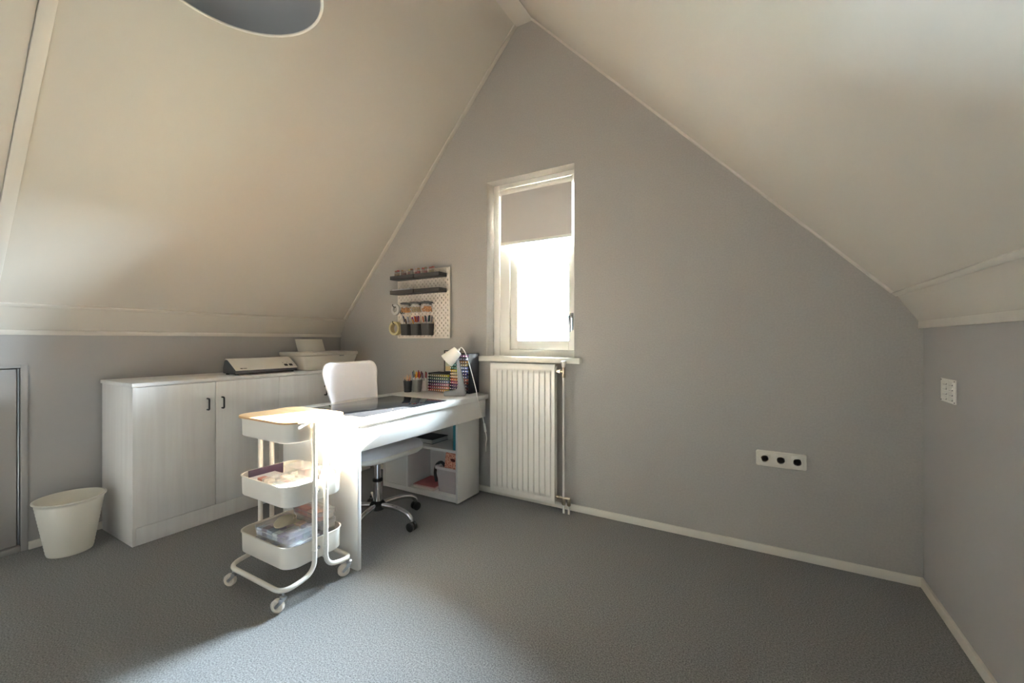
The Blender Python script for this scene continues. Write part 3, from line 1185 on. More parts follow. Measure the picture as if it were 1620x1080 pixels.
def rack(label, x0, x1, y0, depth, z0, cols, rows, pitch, place, group, palette):
    t = thing('marker_rack', label, 'marker rack', ((x0 + x1) / 2, y0, z0))
    hw = (x1 - x0) / 2
    H = rows * pitch + 0.008
    for sx in (-hw, hw - 0.003):
        b = nb()
        box(b, sx, sx + 0.003, 0.0, depth, 0, H, 0.0008)
        obj('side_panel', b, mat('rack_navy', '#2d313b', 0.4, var=0.05), t)
    if rows > 8:
        for q in range(1, 4):
            b = nb()
            box(b, hw, hw + 0.0012, 0.002, depth - 0.002, H * q / 4 - 0.0012, H * q / 4 + 0.0012)
            obj('module_seam', b, M_BLACK, t)
    b = nb()
    box(b, -hw + 0.0032, hw - 0.0032, depth - 0.004, depth, 0, H)
    obj('back_panel', b, MATS['rack_navy'], t)
    src = None
    for r in range(rows + 1):
        z = r * pitch + 0.002
        if src is None:
            b = nb()
            box(b, -hw + 0.0032, hw - 0.0032, 0.0, depth - 0.0045, 0, 0.0022)
            src = obj('tray', b, MATS['rack_navy'], t, (0, 0, z))
        else:
            share('tray', src, t, (0, 0, z))
    cw = (2 * hw - 0.012) / cols
    for r in range(rows):
        for c_ in range(cols):
            cn, hx = palette(r, c_)
            o = bpy.data.objects.new('marker', marker_mesh(hx))
            COL.objects.link(o)
            o.location = ((x0 + x1) / 2 - hw + 0.006 + cw * (c_ + 0.5), y0 - 0.016, z0 + r * pitch + 0.0042 + 0.0083)
            rn = 'bottom' if r == 0 else ('top' if r == rows - 1 else ordinal(rows - 1 - r))
            tag(o, '%s marker, %s from the left in the %s row of %s' % (cn, ordinal(c_), rn, place), 'marker', group)
    return t


def pal_low(r, c):
    u = c / 9.0
    if r == 5:
        return ('olive grey', mixhex(0.14 + 0.03 * u, 0.25 + 0.35 * u, 0.45 + 0.25 * u))
    if r == 4:
        return ('green', mixhex(0.45 - 0.05 * u, 0.65 - 0.4 * u, 0.30 + 0.3 * u))
    if r == 3:
        return ('blue', mixhex(0.60, 0.70 - 0.45 * u, 0.35 + 0.4 * u))
    if r == 2:
        return ('violet', mixhex(0.78 + 0.12 * u, 0.55 - 0.35 * u, 0.35 + 0.45 * u))
    if r == 1:
        return ('pink', mixhex(0.93 + 0.08 * u, 0.65 - 0.35 * u, 0.55 + 0.25 * u))
    return ('orange' if c > 4 else 'red', mixhex(0.01 + 0.12 * u, 0.8 - 0.25 * u, 0.60 + 0.25 * u))


def pal_tall(r, c):
    left = [('navy', 0.65, 0.55, 0.35), ('indigo', 0.70, 0.55, 0.40), ('purple', 0.78, 0.55, 0.45), ('pink', 0.93, 0.5, 0.7), ('orange', 0.06, 0.7, 0.8),
            ('beige', 0.08, 0.25, 0.8), ('cream', 0.09, 0.2, 0.85), ('yellow', 0.14, 0.7, 0.85), ('green', 0.42, 0.6, 0.45), ('teal', 0.47, 0.6, 0.45),
            ('grey green', 0.45, 0.3, 0.5), ('grey', 0.6, 0.12, 0.5), ('mauve', 0.88, 0.3, 0.55)]
    right = [('black', 0.6, 0.3, 0.16), ('dark plum', 0.9, 0.4, 0.25), ('dark grey', 0.6, 0.2, 0.28), ('crimson', 0.95, 0.6, 0.45), ('rose', 0.96, 0.45, 0.6),
             ('steel blue', 0.57, 0.4, 0.5), ('deep blue', 0.60, 0.6, 0.5), ('sky blue', 0.56, 0.35, 0.7), ('powder blue', 0.55, 0.3, 0.72), ('brown', 0.06, 0.4, 0.6),
             ('terracotta', 0.03, 0.6, 0.65), ('slate blue', 0.58, 0.25, 0.6), ('violet', 0.80, 0.5, 0.55)]
    n, h, s, v = (left if c < 4 else right)[r]
    return (n, mixhex(h + 0.01 * c, s, min(1, v + 0.02 * (c % 4))))


rack('low wide dark rack of markers on the desk behind the lamp', -2.172, -1.962, 2.452, 0.13, DT, 10, 6, 0.0222, 'the low marker rack', 'markers in the low rack', pal_low)
rack('tall dark rack of markers on the desk beside the window sill', -1.958, -1.79, 2.455, 0.13, DT, 8, 13, 0.0218, 'the tall marker rack', 'markers in the tall rack', pal_tall)

# swatch card standing on the low rack
sw = thing('swatch_card', 'pastel colour swatch card in a dark frame on the low marker rack', 'card', (-2.030, 2.555, DT + 0.1415))
b = nb()
for args in ((-0.068, -0.060, 0, 0.17), (0.060, 0.067, 0, 0.17)):
    box(b, args[0], args[1], -0.006, 0.006, args[2], args[3], 0.001)
box(b, -0.060, 0.060, -0.006, 0.006, 0.0, 0.008, 0.001)
box(b, -0.060, 0.060, -0.006, 0.006, 0.162, 0.17, 0.001)
obj('frame', b, M_DKGREY, sw)
b = nb()
box(b, -0.060, 0.060, 0.0, 0.004, 0.008, 0.162)
obj('card', b, colour('#d9d4ce', 0.8), sw)
sws = ['#d8c28e', '#dda58a', '#c9cbb0', '#b9a7b0', '#d99a97', '#c7b1b5', '#d0838c', '#c6a0a8']
for i, c in enumerate(sws):
    b = nb()
    x = -0.056 + 0.057 * (i % 2)
    z = 0.012 + 0.037 * (i // 2)
    box(b, x, x + 0.053, -0.001, 0.0, z, z + 0.034)
    obj('swatch', b, colour(c, 0.8), sw)

# desk lamp
dl = thing('desk_lamp', 'grey desk lamp with a white cone shade and white cable', 'lamp', (-1.757, 2.372, DT), PSI)
b = nb()
prism(b, [(-0.150, 0.0), (0.0, 0.0), (-0.002, 0.03), (-0.020, 0.12), (-0.049, 0.252), (-0.064, 0.252), (-0.053, 0.12), (-0.052, 0.075), (-0.062, 0.05), (-0.085, 0.038), (-0.150, 0.030)], 'y', -0.032, 0.032, 0.006)
obj('stand', b, mat('lamp_grey', '#8f9298', 0.4, bump=0.03, scale=250), dl, smooth=50)
b = nb()
ax = Vector((-0.132 + 0.055, 0, 0.244 - 0.317)).normalized()
u_, v_ = frame_from(ax)
loops = []
c0, c1 = Vector((-0.055, 0, 0.317)), Vector((-0.133, 0, 0.244))
for c, r in ((c0, 0.030), (c0 + ax * 0.002, 0.036), (c1, 0.054), (c1, 0.051), (c0 + ax * 0.006, 0.033)):
    loops.append([c + (u_ * math.cos(2 * PI * k / 32) + v_ * math.sin(2 * PI * k / 32)) * r for k in range(32)])
loft(b, loops)
sh = obj('shade', b, mat('lamp_white', '#f1ede6', 0.4, bump=0.02, scale=100), dl, smooth=50)
b = nb()
tube(b, [c0 - ax * 0.016, c0 + ax * 0.002], 0.008, 12)
obj('socket_cap', b, M_PLASTW, dl)
b = nb()
e1 = Vector((math.cos(PSI), math.sin(PSI)))
RI = Matrix.Rotation(-PSI, 3, 'Z')


def lamp_local(p):
    return RI @ (Vector(p) - Vector((-1.757, 2.372, DT)))


cable = [c0 - ax * 0.014, c0 - ax * 0.028 + Vector((0.006, 0, 0.002)), Vector((0.0, 0.0, 0.295)), Vector((0.033, -0.012, 0.20))]
cable += [lamp_local(p) for p in ((-1.659, 2.355, 0.80), (-1.658, 2.380, 0.72), (-1.658, 2.421, 0.633), (-1.658, 2.458, 0.535))]
tube(b, spline(cable, 8), 0.0027, 8)
obj('cable', b, M_PLASTW, dl)
b = nb()
tube(b, [lamp_local((-1.658, 2.456, 0.54)), lamp_local((-1.658, 2.474, 0.480))], 0.0085, 10, rad=[0.007, 0.0085])
obj('inline_switch', b, M_PLASTW, dl)
b = nb()
tube(b, spline([lamp_local(p) for p in ((-1.658, 2.474, 0.482), (-1.656, 2.486, 0.43), (-1.658, 2.480, 0.392), (-1.672, 2.50, 0.33))], 6), 0.0027, 8)
obj('lower_cable', b, M_PLASTW, dl)

# ================================================================ office chair
ch = thing('office_chair', 'white office chair with mesh back and chrome star base at the desk', 'chair', (-2.03, 1.825, 0.0))
b = nb()
lathe(b, [(0.030, 0.075), (0.046, 0.085), (0.048, 0.115), (0.036, 0.130), (0.030, 0.135)], 24)
obj('hub', b, M_BLACK, ch)
arm_src = None
for k in range(5):
    a = math.radians(3 + 72 * k)
    if arm_src is None:
        b = nb()
        path = spline([(0.03, 0, 0.108), (0.09, 0, 0.112), (0.16, 0, 0.112), (0.225, 0, 0.100), (0.262, 0, 0.078), (0.272, 0, 0.055)], 5)
        tube(b, path, 0.014, 10, rad=[0.017 - 0.004 * i / len(path) for i in range(len(path))])
        arm_src = obj('base_arm', b, M_CHROME, ch, rot=(0, 0, a), smooth=60)
        b = nb()
        for s in (-0.014, 0.014):
            lathe(b, [(0.020, -0.010), (0.026, -0.007), (0.026, 0.007), (0.020, 0.010)], 18, mtx=Matrix.Translation((0.272, s, 0.026)) @ Matrix.Rotation(PI / 2, 4, 'X'))
        tube(b, [(0.272, 0, 0.026), (0.272, 0, 0.062)], 0.007, 8)
        tube(b, [(0.272, -0.02, 0.026), (0.272, 0.02, 0.026)], 0.009, 8)
        cas_src = obj('caster', b, M_BLACK, arm_src, smooth=50)
    else:
        o = share('base_arm', arm_src, ch, rot=(0, 0, a))
        share('caster', cas_src, o)
b = nb()
lathe(b, [(0.027, 0.13), (0.027, 0.262)], 20)
lathe(b, [(0.019, 0.262), (0.019, 0.42)], 20)
obj('gas_lift', b, M_CHROME, ch)
b = nb()
lathe(b, [(0.030, 0.255), (0.031, 0.268), (0.024, 0.272)], 20)
obj('lift_collar', b, M_BLACK, ch)
# seat, curved shell underneath and cushion on top
b = nb()
loops = []
for z, e, r in ((0.405, -0.06, 0.10), (0.412, -0.025, 0.12), (0.430, -0.002, 0.13), (0.445, 0.0, 0.13)):
    loops.append([(x, y, zz + 0.0 if x < 0.1 else zz + 0.025 * ((x - 0.1) / 0.14)) for x, y, zz in rrect(-0.235 - e, 0.235 + e, -0.235 - e, 0.235 + e, r, z, 8)])
loft(b, loops)
obj('seat_shell', b, M_PLASTW, ch, smooth=60)
b = nb()
loops = []
for z, e in ((0.446, 0.0), (0.47, 0.004), (0.495, -0.01), (0.505, -0.05)):
    loops.append([(x, y, zz) for x, y, zz in rrect(-0.23 - e, 0.225 + e, -0.23 - e, 0.23 + e, 0.12, z + 0.0, 8)])
loft(b, loops)
obj('seat_cushion', b, M_MESH, ch, smooth=60)
b = nb()
tube(b, [(0.0, -0.02, 0.40), (-0.02, -0.18, 0.395), (-0.02, -0.24, 0.39)], 0.006, 8)
obj('tilt_lever', b, M_BLACK, ch)
# backrest: gently curved, rounded top corners
NB_U, NB_V = 24, 48


def back_pt(u, v, off=0.0):
    # u -1..1 across, v 0..1 up
    z = 0.56 + v * 0.425
    half = 0.146 + 0.062 * min(1, v * 1.2)
    if v > 0.86:
        q = (v - 0.86) / 0.14
        half -= 0.052 * (1 - math.sqrt(max(0, 1 - q * q)))
    y = u * half
    x = -0.205 - 0.115 * v - 0.035 * math.sin(v * PI) * 0.5 + 0.045 * (u * u) + off
    return (x, y + 0.022, z - 0.006 * (1 - u * u) * v)


b = nb()
G1 = [[b.verts.new(back_pt(-1 + 2 * i / NB_U, j / NB_V)) for i in range(NB_U + 1)] for j in range(NB_V + 1)]
G2 = [[b.verts.new(back_pt(-1 + 2 * i / NB_U, j / NB_V, -0.006)) for i in range(NB_U + 1)] for j in range(NB_V + 1)]
for j in range(NB_V):
    for i in range(NB_U):
        b.faces.new((G1[j][i], G1[j][i + 1], G1[j + 1][i + 1], G1[j + 1][i]))
        b.faces.new((G2[j][i + 1], G2[j][i], G2[j + 1][i], G2[j + 1][i + 1]))
obj('backrest', b, M_MESH, ch, smooth=60)
b = nb()
edge = [back_pt(-1, j / NB_V, -0.004) for j in range(NB_V)] + [back_pt(-1 + 2 * i / NB_U, 1.0, -0.004) for i in range(NB_U + 1)] + [back_pt(1, j / NB_V, -0.004) for j in range(NB_V - 1, -1, -1)]
edge += [back_pt(1 - 2 * i / NB_U, 0.0, -0.004) for i in range(1, NB_U)]
loops = []
E2 = [Vector(p) for p in edge]
ne = len(E2)
for i in range(ne):
    d = (E2[(i + 1) % ne] - E2[i - 1]).normalized()
    nrm = Vector((1, 0, 0))
    sd = d.cross(nrm).normalized()
    loops.append([E2[i] + nrm * 0.0065 * math.cos(2 * PI * k / 8) + sd * 0.0065 * math.sin(2 * PI * k / 8) for k in range(8)])
loft(b, loops, ring=True)
obj('back_frame', b, mat('chair_white', '#ecebed', 0.5, bump=0.02, scale=150), ch, smooth=70)
b = nb()
tube(b, spline([(-0.08, 0, 0.41), (-0.22, 0, 0.415), (-0.285, 0, 0.47), (-0.275, 0.01, 0.60)], 6), 0.02, 10)
obj('back_support', b, M_PLASTW, ch)

# ================================================================ trolley
tr = thing('utility_trolley', 'cream three-tier metal trolley on casters in front of the desk', 'trolley', (-1.890, 1.18, 0.0))
TW, TD = 0.200, 0.145      # half sizes


def tray(z0, z1):
    t_ = 0.0025
    b = nb()
    r = 0.062
    lo = [rrect(-TW + 0.008, TW - 0.008, -TD + 0.008, TD - 0.008, r - 0.006, z0, 8), rrect(-TW + 0.002, TW - 0.002, -TD + 0.002, TD - 0.002, r - 0.001, z0 + 0.006, 8),
          rrect(-TW, TW, -TD, TD, r, z1 - 0.004, 8), rrect(-TW - 0.003, TW + 0.003, -TD - 0.003, TD + 0.003, r, z1 - 0.003, 8), rrect(-TW - 0.003, TW + 0.003, -TD - 0.003, TD + 0.003, r, z1, 8),
          rrect(-TW + 0.003, TW - 0.003, -TD + 0.003, TD - 0.003, r - 0.003, z1, 8),
          rrect(-TW + 0.004, TW - 0.004, -TD + 0.004, TD - 0.004, r - 0.004, z0 + 0.008, 8), rrect(-TW + 0.01, TW - 0.01, -TD + 0.01, TD - 0.01, r - 0.008, z0 + 0.004, 8)]
    loft(b, lo)
    return obj('tray', b, M_CREAM, tr, smooth=50)


TZ = ((0.152, 0.248), (0.415, 0.506), (0.688, 0.772))
for z0, z1 in TZ:
    ty = tray(z0, z1)
    for sx in (-1, 1):
        b = nb()
        lathe(b, [(0.007, 0.0), (0.007, 0.004), (0.004, 0.007)], 10, mtx=Matrix.Translation((sx * (TW + 0.001), 0.0, z1 - 0.045)) @ Matrix.Rotation(sx * PI / 2, 4, 'Y'))
        obj('tray_screw', b, M_ZINC, ty)
RT = 0.0105
for s in (-1, 1):
    yv = s * 0.028
    xo = TW + 0.0125
    pts = [(xo, yv, 0.768), (xo, yv, 0.108), (xo, s * 0.172, 0.088), (-xo, s * 0.172, 0.088), (-xo, yv, 0.108), (-xo, yv, 0.768)]
    b = nb()
    tube(b, fillet(pts, 0.06, 7), RT, 12)
    obj('tube_frame', b, M_CREAM, tr, smooth=60)
    for sx in (-1, 1):
        for zc in (0.200, 0.455, 0.764):
            b = nb()
            lathe(b, [(0.0118, zc), (0.0118, zc + 0.005), (0.0106, zc + 0.006)], 12, (sx * xo, yv, 0))
            obj('tube_collar', b, M_CREAM, tr)
# casters
cs = None
for sx in (-1, 1):
    for sy in (-1, 1):
        px, py = sx * 0.188 + 0.010, sy * 0.163 + 0.002
        ang = math.radians(205)
        if cs is None:
            b = nb()
            tube(b, [(0, 0, 0.046), (0, 0, 0.082)], 0.005, 8)
            lathe(b, [(0.010, 0.058), (0.013, 0.062), (0.013, 0.068), (0.008, 0.072)], 14)
            for s in (-1, 1):
                prism(b, [(-0.010, 0.060), (0.010, 0.060), (0.012, 0.048), (0.031, 0.030), (0.030, 0.022), (0.022, 0.021), (-0.002, 0.044)], 'y', s * 0.0125 - 0.0015, s * 0.0125 + 0.0015, 0.0005)
            cs = obj('caster', b, M_ZINC, tr, (px, py, 0), (0, 0, ang))
            b = nb()
            lathe(b, [(0.003, -0.010), (0.010, -0.010), (0.012, -0.006), (0.017, -0.006), (0.019, -0.010), (0.025, -0.010), (0.0275, -0.007), (0.0275, 0.007), (0.025, 0.010), (0.019, 0.010), (0.017, 0.006), (0.012, 0.006), (0.010, 0.010), (0.003, 0.010)], 24, mtx=Matrix.Translation((0.024, 0, 0.0275)) @ Matrix.Rotation(PI / 2, 4, 'X'))
            wh = obj('wheel', b, M_CREAM, cs)
            b = nb()
            tube(b, [(0.024, -0.0155, 0.0275), (0.024, 0.0155, 0.0275)], 0.005, 10)
            ax_ = obj('axle', b, M_ZINC, cs)
        else:
            o = share('caster', cs, tr, (px, py, 0), (0, 0, ang + (0.5 if sy > 0 else 0.0)))
            share('wheel', wh, o)
            share('axle', ax_, o)

# wooden lid with notched grip
ld = nb()
ol = rrect(-TW - 0.010, TW + 0.010, -TD - 0.010, TD + 0.010, 0.065, 0, 8)
ol2 = []
for x, y, z in ol:
    ol2.append((x, y))
rightside = []
# insert a shallow finger notch on the right long edge between the tubes
idx = max(range(len(ol2)), key=lambda i: (ol2[i][0], ol2[i][1]))
pts = []
n_ = len(ol2)
for i, p in enumerate(ol2):
    if i == 0:
        for yy, dd in ((-0.060, 0.0), (-0.052, 0.006), (-0.044, 0.010), (0.044, 0.010), (0.052, 0.006), (0.060, 0.0)):
            pts.append((TW + 0.010 - dd, yy))
    if i == 2 * (len(ol2) // 4):
        for yy, dd in ((0.060, 0.0), (0.052, 0.006), (0.044, 0.010), (-0.044, 0.010), (-0.052, 0.006), (-0.060, 0.0)):
            pts.append((-TW - 0.010 + dd, yy))
    pts.append(p)
prism(ld, pts, 'z', 0.0, 0.010, 0.0015)
o = obj('trolley_lid', ld, M_BAMBOO, None, (-1.890, 1.18, 0.7725))
tag(o, 'pale wooden lid on top of the trolley, half in sunlight', 'lid')

# ---------------------------------------------------------------- contents of the trolley
def case(label, loc, w, d, h, rz, contents, seed, group):
    """flat clear plastic case: base, lid, and coloured bits inside"""
    t = thing('plastic_case', label, 'case', loc, rz, group)
    rnd = random.Random(seed)
    b = nb()
    open_box(b, w / 2 - 0.004, d / 2 - 0.004, w / 2 - 0.002, d / 2 - 0.002, h * 0.62, 0.012, 0.0015)
    obj('case_base', b, M_CLEAR2, t)
    b = nb()
    loft(b, [rrect(-w / 2, w / 2, -d / 2, d / 2, 0.013, h * 0.58), rrect(-w / 2, w / 2, -d / 2, d / 2, 0.013, h - 0.002), rrect(-w / 2 + 0.003, w / 2 - 0.003, -d / 2 + 0.003, d / 2 - 0.003, 0.011, h)])
    obj('case_lid', b, clear_mat('milky_case_lid', (0.88, 0.86, 0.85), 0.30, 0.15), t)
    nx, ny = max(2, int(w / 0.035)), max(2, int(d / 0.035))
    for i in range(nx):
        for j in range(ny):
            b = nb()
            x0 = -w / 2 + 0.008 + i * (w - 0.016) / nx
            y0 = -d / 2 + 0.008 + j * (d - 0.016) / ny
            hh = h * rnd.uniform(0.35, 0.86)
            box(b, x0 + 0.001, x0 + (w - 0.016) / nx - 0.001, y0 + 0.001, y0 + (d - 0.016) / ny - 0.001, 0.002, hh, 0.002, 1)
            obj('craft_supply', b, colour(rnd.choice(contents), 0.6), t)
    return t


pale = ['#d9d2c8', '#e4ded6', '#cfc7c2', '#c9a79c', '#d8b8a8', '#bfc4cc', '#e7e2d8', '#b98f88']
mixed = ['#c8c3d6', '#b4bfd2', '#d7bfae', '#9d93b5', '#cdbac9', '#6a5a72', '#c4d1d6', '#dab59a', '#8aa0b4', '#d8cf9a']
dark = ['#5c4a5e', '#7e6f92', '#a79bb8', '#48414e', '#8a6a70', '#9aa0b4']
red = ['#b5543f', '#c9775c', '#8f3a3a', '#d7a48c', '#cfc3b4']
tz = 0.4195
TXc, TYc = -1.890, 1.18
case('lower clear case of beads at the near end of the middle tray', (TXc + 0.062, TYc - 0.055, tz), 0.225, 0.135, 0.045, 0.05, pale, 1, 'clear cases in the middle tray')
case('upper clear case of beads stacked at the near end of the middle tray', (TXc + 0.066, TYc - 0.058, tz + 0.0455), 0.215, 0.125, 0.040, 0.0, pale, 2, 'clear cases in the middle tray')
case('tall milky case at the far end of the middle tray', (TXc - 0.030, TYc + 0.078, tz), 0.165, 0.105, 0.098, 0.03, pale, 3, 'clear cases in the middle tray')
t = thing('paper_pad', 'white paper pad with a purple edge in the middle tray', 'pad', (TXc - 0.112, TYc - 0.040, tz), 0.0)
b = nb()
box(b, -0.060, 0.05, -0.062, 0.06, 0, 0.062, 0.001)
obj('sheets', b, colour('#d6d3d6', 0.8), t)
b = nb()
box(b, -0.0685, -0.0625, -0.062, 0.105, 0, 0.092, 0.001)
obj('binding', b, colour('#4c3550'), t)
b = nb()
box(b, 0.012, 0.05, -0.064, -0.03, 0.0625, 0.075, 0.002)
obj('red_tab', b, colour('#b4695e'), t)
# white pots standing at the desk end of the middle tray
for i, (dx, dy, h, lab) in enumerate(((0.120, 0.075, 0.100, 'short white tube at the desk end of the middle tray'),
                                      (0.150, 0.105, 0.125, 'tall white tube closest to the desk leg in the middle tray'),
                                      (0.085, 0.105, 0.088, 'shortest white tube beside the tall case in the middle tray'))):
    t = thing('glue_tube', lab, 'tube', (TXc + dx, TYc + dy, tz), 0, 'white tubes in the middle tray')
    b = nb()
    lathe(b, [(0.011, 0), (0.012, 0.002), (0.012, h * 0.7), (0.007, h * 0.75)], 14)
    obj('body', b, M_PLASTW, t)
    b = nb()
    lathe(b, [(0.0075, h * 0.74), (0.006, h - 0.002), (0.003, h)], 12)
    obj('cap', b, M_PLASTW, t)
# bottom tray
bz = 0.157
case('dark bottom case under the stack at the near end of the bottom tray', (TXc + 0.045, TYc - 0.045, bz), 0.245, 0.165, 0.038, 0.06, dark, 4, 'clear cases in the bottom tray')
case('lilac case in the middle of the near stack in the bottom tray', (TXc + 0.042, TYc - 0.045, bz + 0.0385), 0.24, 0.16, 0.045, 0.10, mixed, 5, 'clear cases in the bottom tray')
case('colourful top case of the near stack in the bottom tray', (TXc + 0.030, TYc - 0.040, bz + 0.084), 0.24, 0.165, 0.046, 0.04, mixed, 6, 'clear cases in the bottom tray')
case('lowest grey case at the desk end of the bottom tray', (TXc + 0.03, TYc + 0.088, bz), 0.24, 0.088, 0.085, 0.0, dark, 7, 'clear cases in the bottom tray')
case('case of orange supplies at the desk end of the bottom tray', (TXc + 0.045, TYc + 0.088, bz + 0.0855), 0.22, 0.086, 0.042, 0.0, ['#e08a3c', '#d77a3a', '#cfc3b4', '#b9b0a8'], 8, 'clear cases in the bottom tray')
case('topmost case of red supplies at the desk end of the bottom tray', (TXc + 0.04, TYc + 0.086, bz + 0.128), 0.225, 0.090, 0.044, -0.03, red, 9, 'clear cases in the bottom tray')
t = thing('round_tin', 'small round tin lying open on the near stack in the bottom tray', 'tin', (TXc + 0.02, TYc - 0.035, bz + 0.131))
b = nb()
lathe(b, [(0.038, 0), (0.040, 0.003), (0.040, 0.022), (0.037, 0.022), (0.036, 0.004)], 28)
obj('tin_base', b, mat('dull_tin', '#b5ab94', 0.4, 0.3, var=0.08), t)
b = nb()
lathe(b, [(0.039, 0), (0.041, 0.001), (0.041, 0.008), (0.035, 0.011)], 28, mtx=Matrix.Translation((0.028, -0.032, 0.020)) @ Matrix.Rotation(0.35, 4, 'X'))
obj('tin_lid', b, MATS['dull_tin'], t)

# ================================================================ pegboard
PBX0, PBX1, PBZ0, PBZ1 = -2.622, -2.062, 1.146, 1.706
PBY = GY - 0.012
pb = thing('pegboard', 'white pegboard organiser on the gable wall above the desk', 'pegboard', ((PBX0 + PBX1) / 2, GY, PBZ0))
b = nb()
W_ = 0.56
nC = 27
x_l = [-W_ / 2]
pit_ = 0.02
for i in range(nC):
    cx = -W_ / 2 + 0.02 + i * pit_
    x_l += [cx - 0.0038, cx + 0.0038]
x_l.append(W_ / 2)
z_l = [0.0]
for j in range(nC):
    cz = 0.02 + j * pit_
    z_l += [cz - 0.0082, cz + 0.0082]
z_l.append(W_)
vg_ = [[b.verts.new((x, -0.025, z)) for x in x_l] for z in z_l]
for j in range(len(z_l) - 1):
    for i in range(len(x_l) - 1):
        if i % 2 == 1 and j % 2 == 1 and ((i // 2) + (j // 2)) % 2 == 0:
            continue
        b.faces.new((vg_[j][i], vg_[j][i + 1], vg_[j + 1][i + 1], vg_[j + 1][i]))
ext = bmesh.ops.extrude_face_region(b, geom=list(b.faces))
for v in [g for g in ext['geom'] if isinstance(g, bmesh.types.BMVert)]:
    v.co.y += 0.010
bmesh.ops.recalc_face_normals(b, faces=b.faces)
obj('board', b, mat('pegboard_white', '#ece2d6', 0.45, bump=0.02, scale=100), pb, smooth=0)
for sx in (-0.24, 0.24):
    for zz in (0.04, 0.52):
        b = nb()
        box(b, sx - 0.012, sx + 0.012, -0.015, 0.0, zz - 0.012, zz + 0.012)
        obj('spacer', b, M_PLASTW, pb)
PF = GY - 0.0252      # board front plane

# shelves: two rows, each a left and a right unit
SHD = 0.095
for z, rn in ((1.628, 'upper'), (1.508, 'lower')):
    for x0, x1, sd in ((-2.612, -2.356, 'left'), (-2.347, -2.090, 'right')):
        t = thing('peg_shelf', '%s %s dark grey shelf on the pegboard' % (rn, sd), 'shelf', ((x0 + x1) / 2, PF, z), 0, 'dark shelves on the pegboard')
        hw = (x1 - x0) / 2
        b = nb()
        box(b, -hw, hw, -SHD, 0.0, 0, 0.004, 0.001)
        obj('shelf_base', b, M_DKGREY, t)
        b = nb()
        box(b, -hw, hw, -SHD - 0.002, -SHD + 0.002, 0.0, 0.030, 0.001)
        obj('front_lip', b, M_DKGREY, t)
        for sx in (-hw, hw - 0.004):
            b = nb()
            box(b, sx, sx + 0.004, -SHD + 0.0025, 0.0, 0.0045, 0.030, 0.001)
            obj('side_lip', b, M_DKGREY, t)

# little jars on the top shelf
jc = ['#8c6a4a', '#9a7a52', '#a06a55', '#8a5a48', '#a8685a', '#b0a796', '#9c4a42', '#b03c3a', '#a88a80', '#a0584a', '#b0a878', '#8a7a5a']
jn = ['brown', 'tan', 'rust', 'dark brown', 'pink brown', 'pale grey', 'wine red', 'bright red', 'dusty rose', 'brick', 'pale olive', 'khaki']
for i in range(12):
    x = -2.595 + i * 0.0375
    t = thing('craft_jar', 'small jar with %s filling, %s from the left on the upper pegboard shelf' % (jn[i], ordinal(i)), 'jar', (x, PF - 0.045 - 0.012 * (i % 2), 1.6322), 0, 'little jars on the upper pegboard shelf')
    b = nb()
    lathe(b, [(0.013, 0), (0.014, 0.002), (0.014, 0.058), (0.010, 0.064), (0.010, 0.066)], 12)
    obj('glass', b, clear_mat('jar_glass', (0.92, 0.9, 0.88), 0.25, 0.08), t)
    b = nb()
    lathe(b, [(0.0128, 0.002), (0.0128, 0.050 + 0.003 * (i % 3))], 10)
    obj('filling', b, colour(jc[i], 0.7), t)
    b = nb()
    lathe(b, [(0.0115, 0.0665), (0.0115, 0.076), (0.010, 0.077)], 12)
    obj('cap', b, colour(jc[(i * 5 + 2) % 12], 0.4), t)
# white papers on the lower shelf
b = nb()
box(b, -2.60, -2.40, PF - 0.085, PF - 0.02, 1.5125, 1.549, 0.001)
o = obj('paper_stack', b, colour('#d8d5da', 0.8))
tag(o, 'stack of small white papers on the lower left pegboard shelf', 'paper')

# three clear jars with orange-brown filling under dark holders
for i, (lab, fc) in enumerate((('left clear jar of orange beads hanging on the pegboard', '#d08a3c'), ('middle clear jar of pale beads hanging on the pegboard', '#bfa478'), ('right clear jar of orange beads hanging on the pegboard', '#d68c40'))):
    x = -2.475 + i * 0.112
    t = thing('bead_jar', lab, 'jar', (x, PF - 0.050, 1.350), 0, 'bead jars on the pegboard')
    b = nb()
    lathe(b, [(0.040, 0), (0.044, 0.004), (0.045, 0.074), (0.0435, 0.074), (0.0425, 0.006), (0.039, 0.003)], 24)
    obj('jar', b, clear_mat('jar_clear', (0.95, 0.94, 0.92), 0.07, 0.06), t)
    rnd = random.Random(20 + i)
    b = nb()
    for k in range(90):
        rr, aa = 0.037 * math.sqrt(rnd.random()), rnd.random() * 2 * PI
        bmesh.ops.create_icosphere(b, subdivisions=1, radius=0.006, matrix=Matrix.Translation((rr * math.cos(aa), rr * math.sin(aa), 0.010 + 0.036 * rnd.random())))
    s_ = obj('beads', b, mat('beads_' + fc[1:], fc, 0.4, var=0.35, vscale=120), t)
    s_['kind'] = 'stuff'
    b = nb()
    lathe(b, [(0.0460, 0.0745), (0.0475, 0.0745), (0.0475, 0.084), (0.040, 0.086)], 24)
    obj('lid', b, M_DKGREY, t)
    b = nb()
    box(b, -0.006, 0.006, 0.030, 0.052, 0.066, 0.0735, 0.001)
    obj('holder', b, M_DKGREY, t)

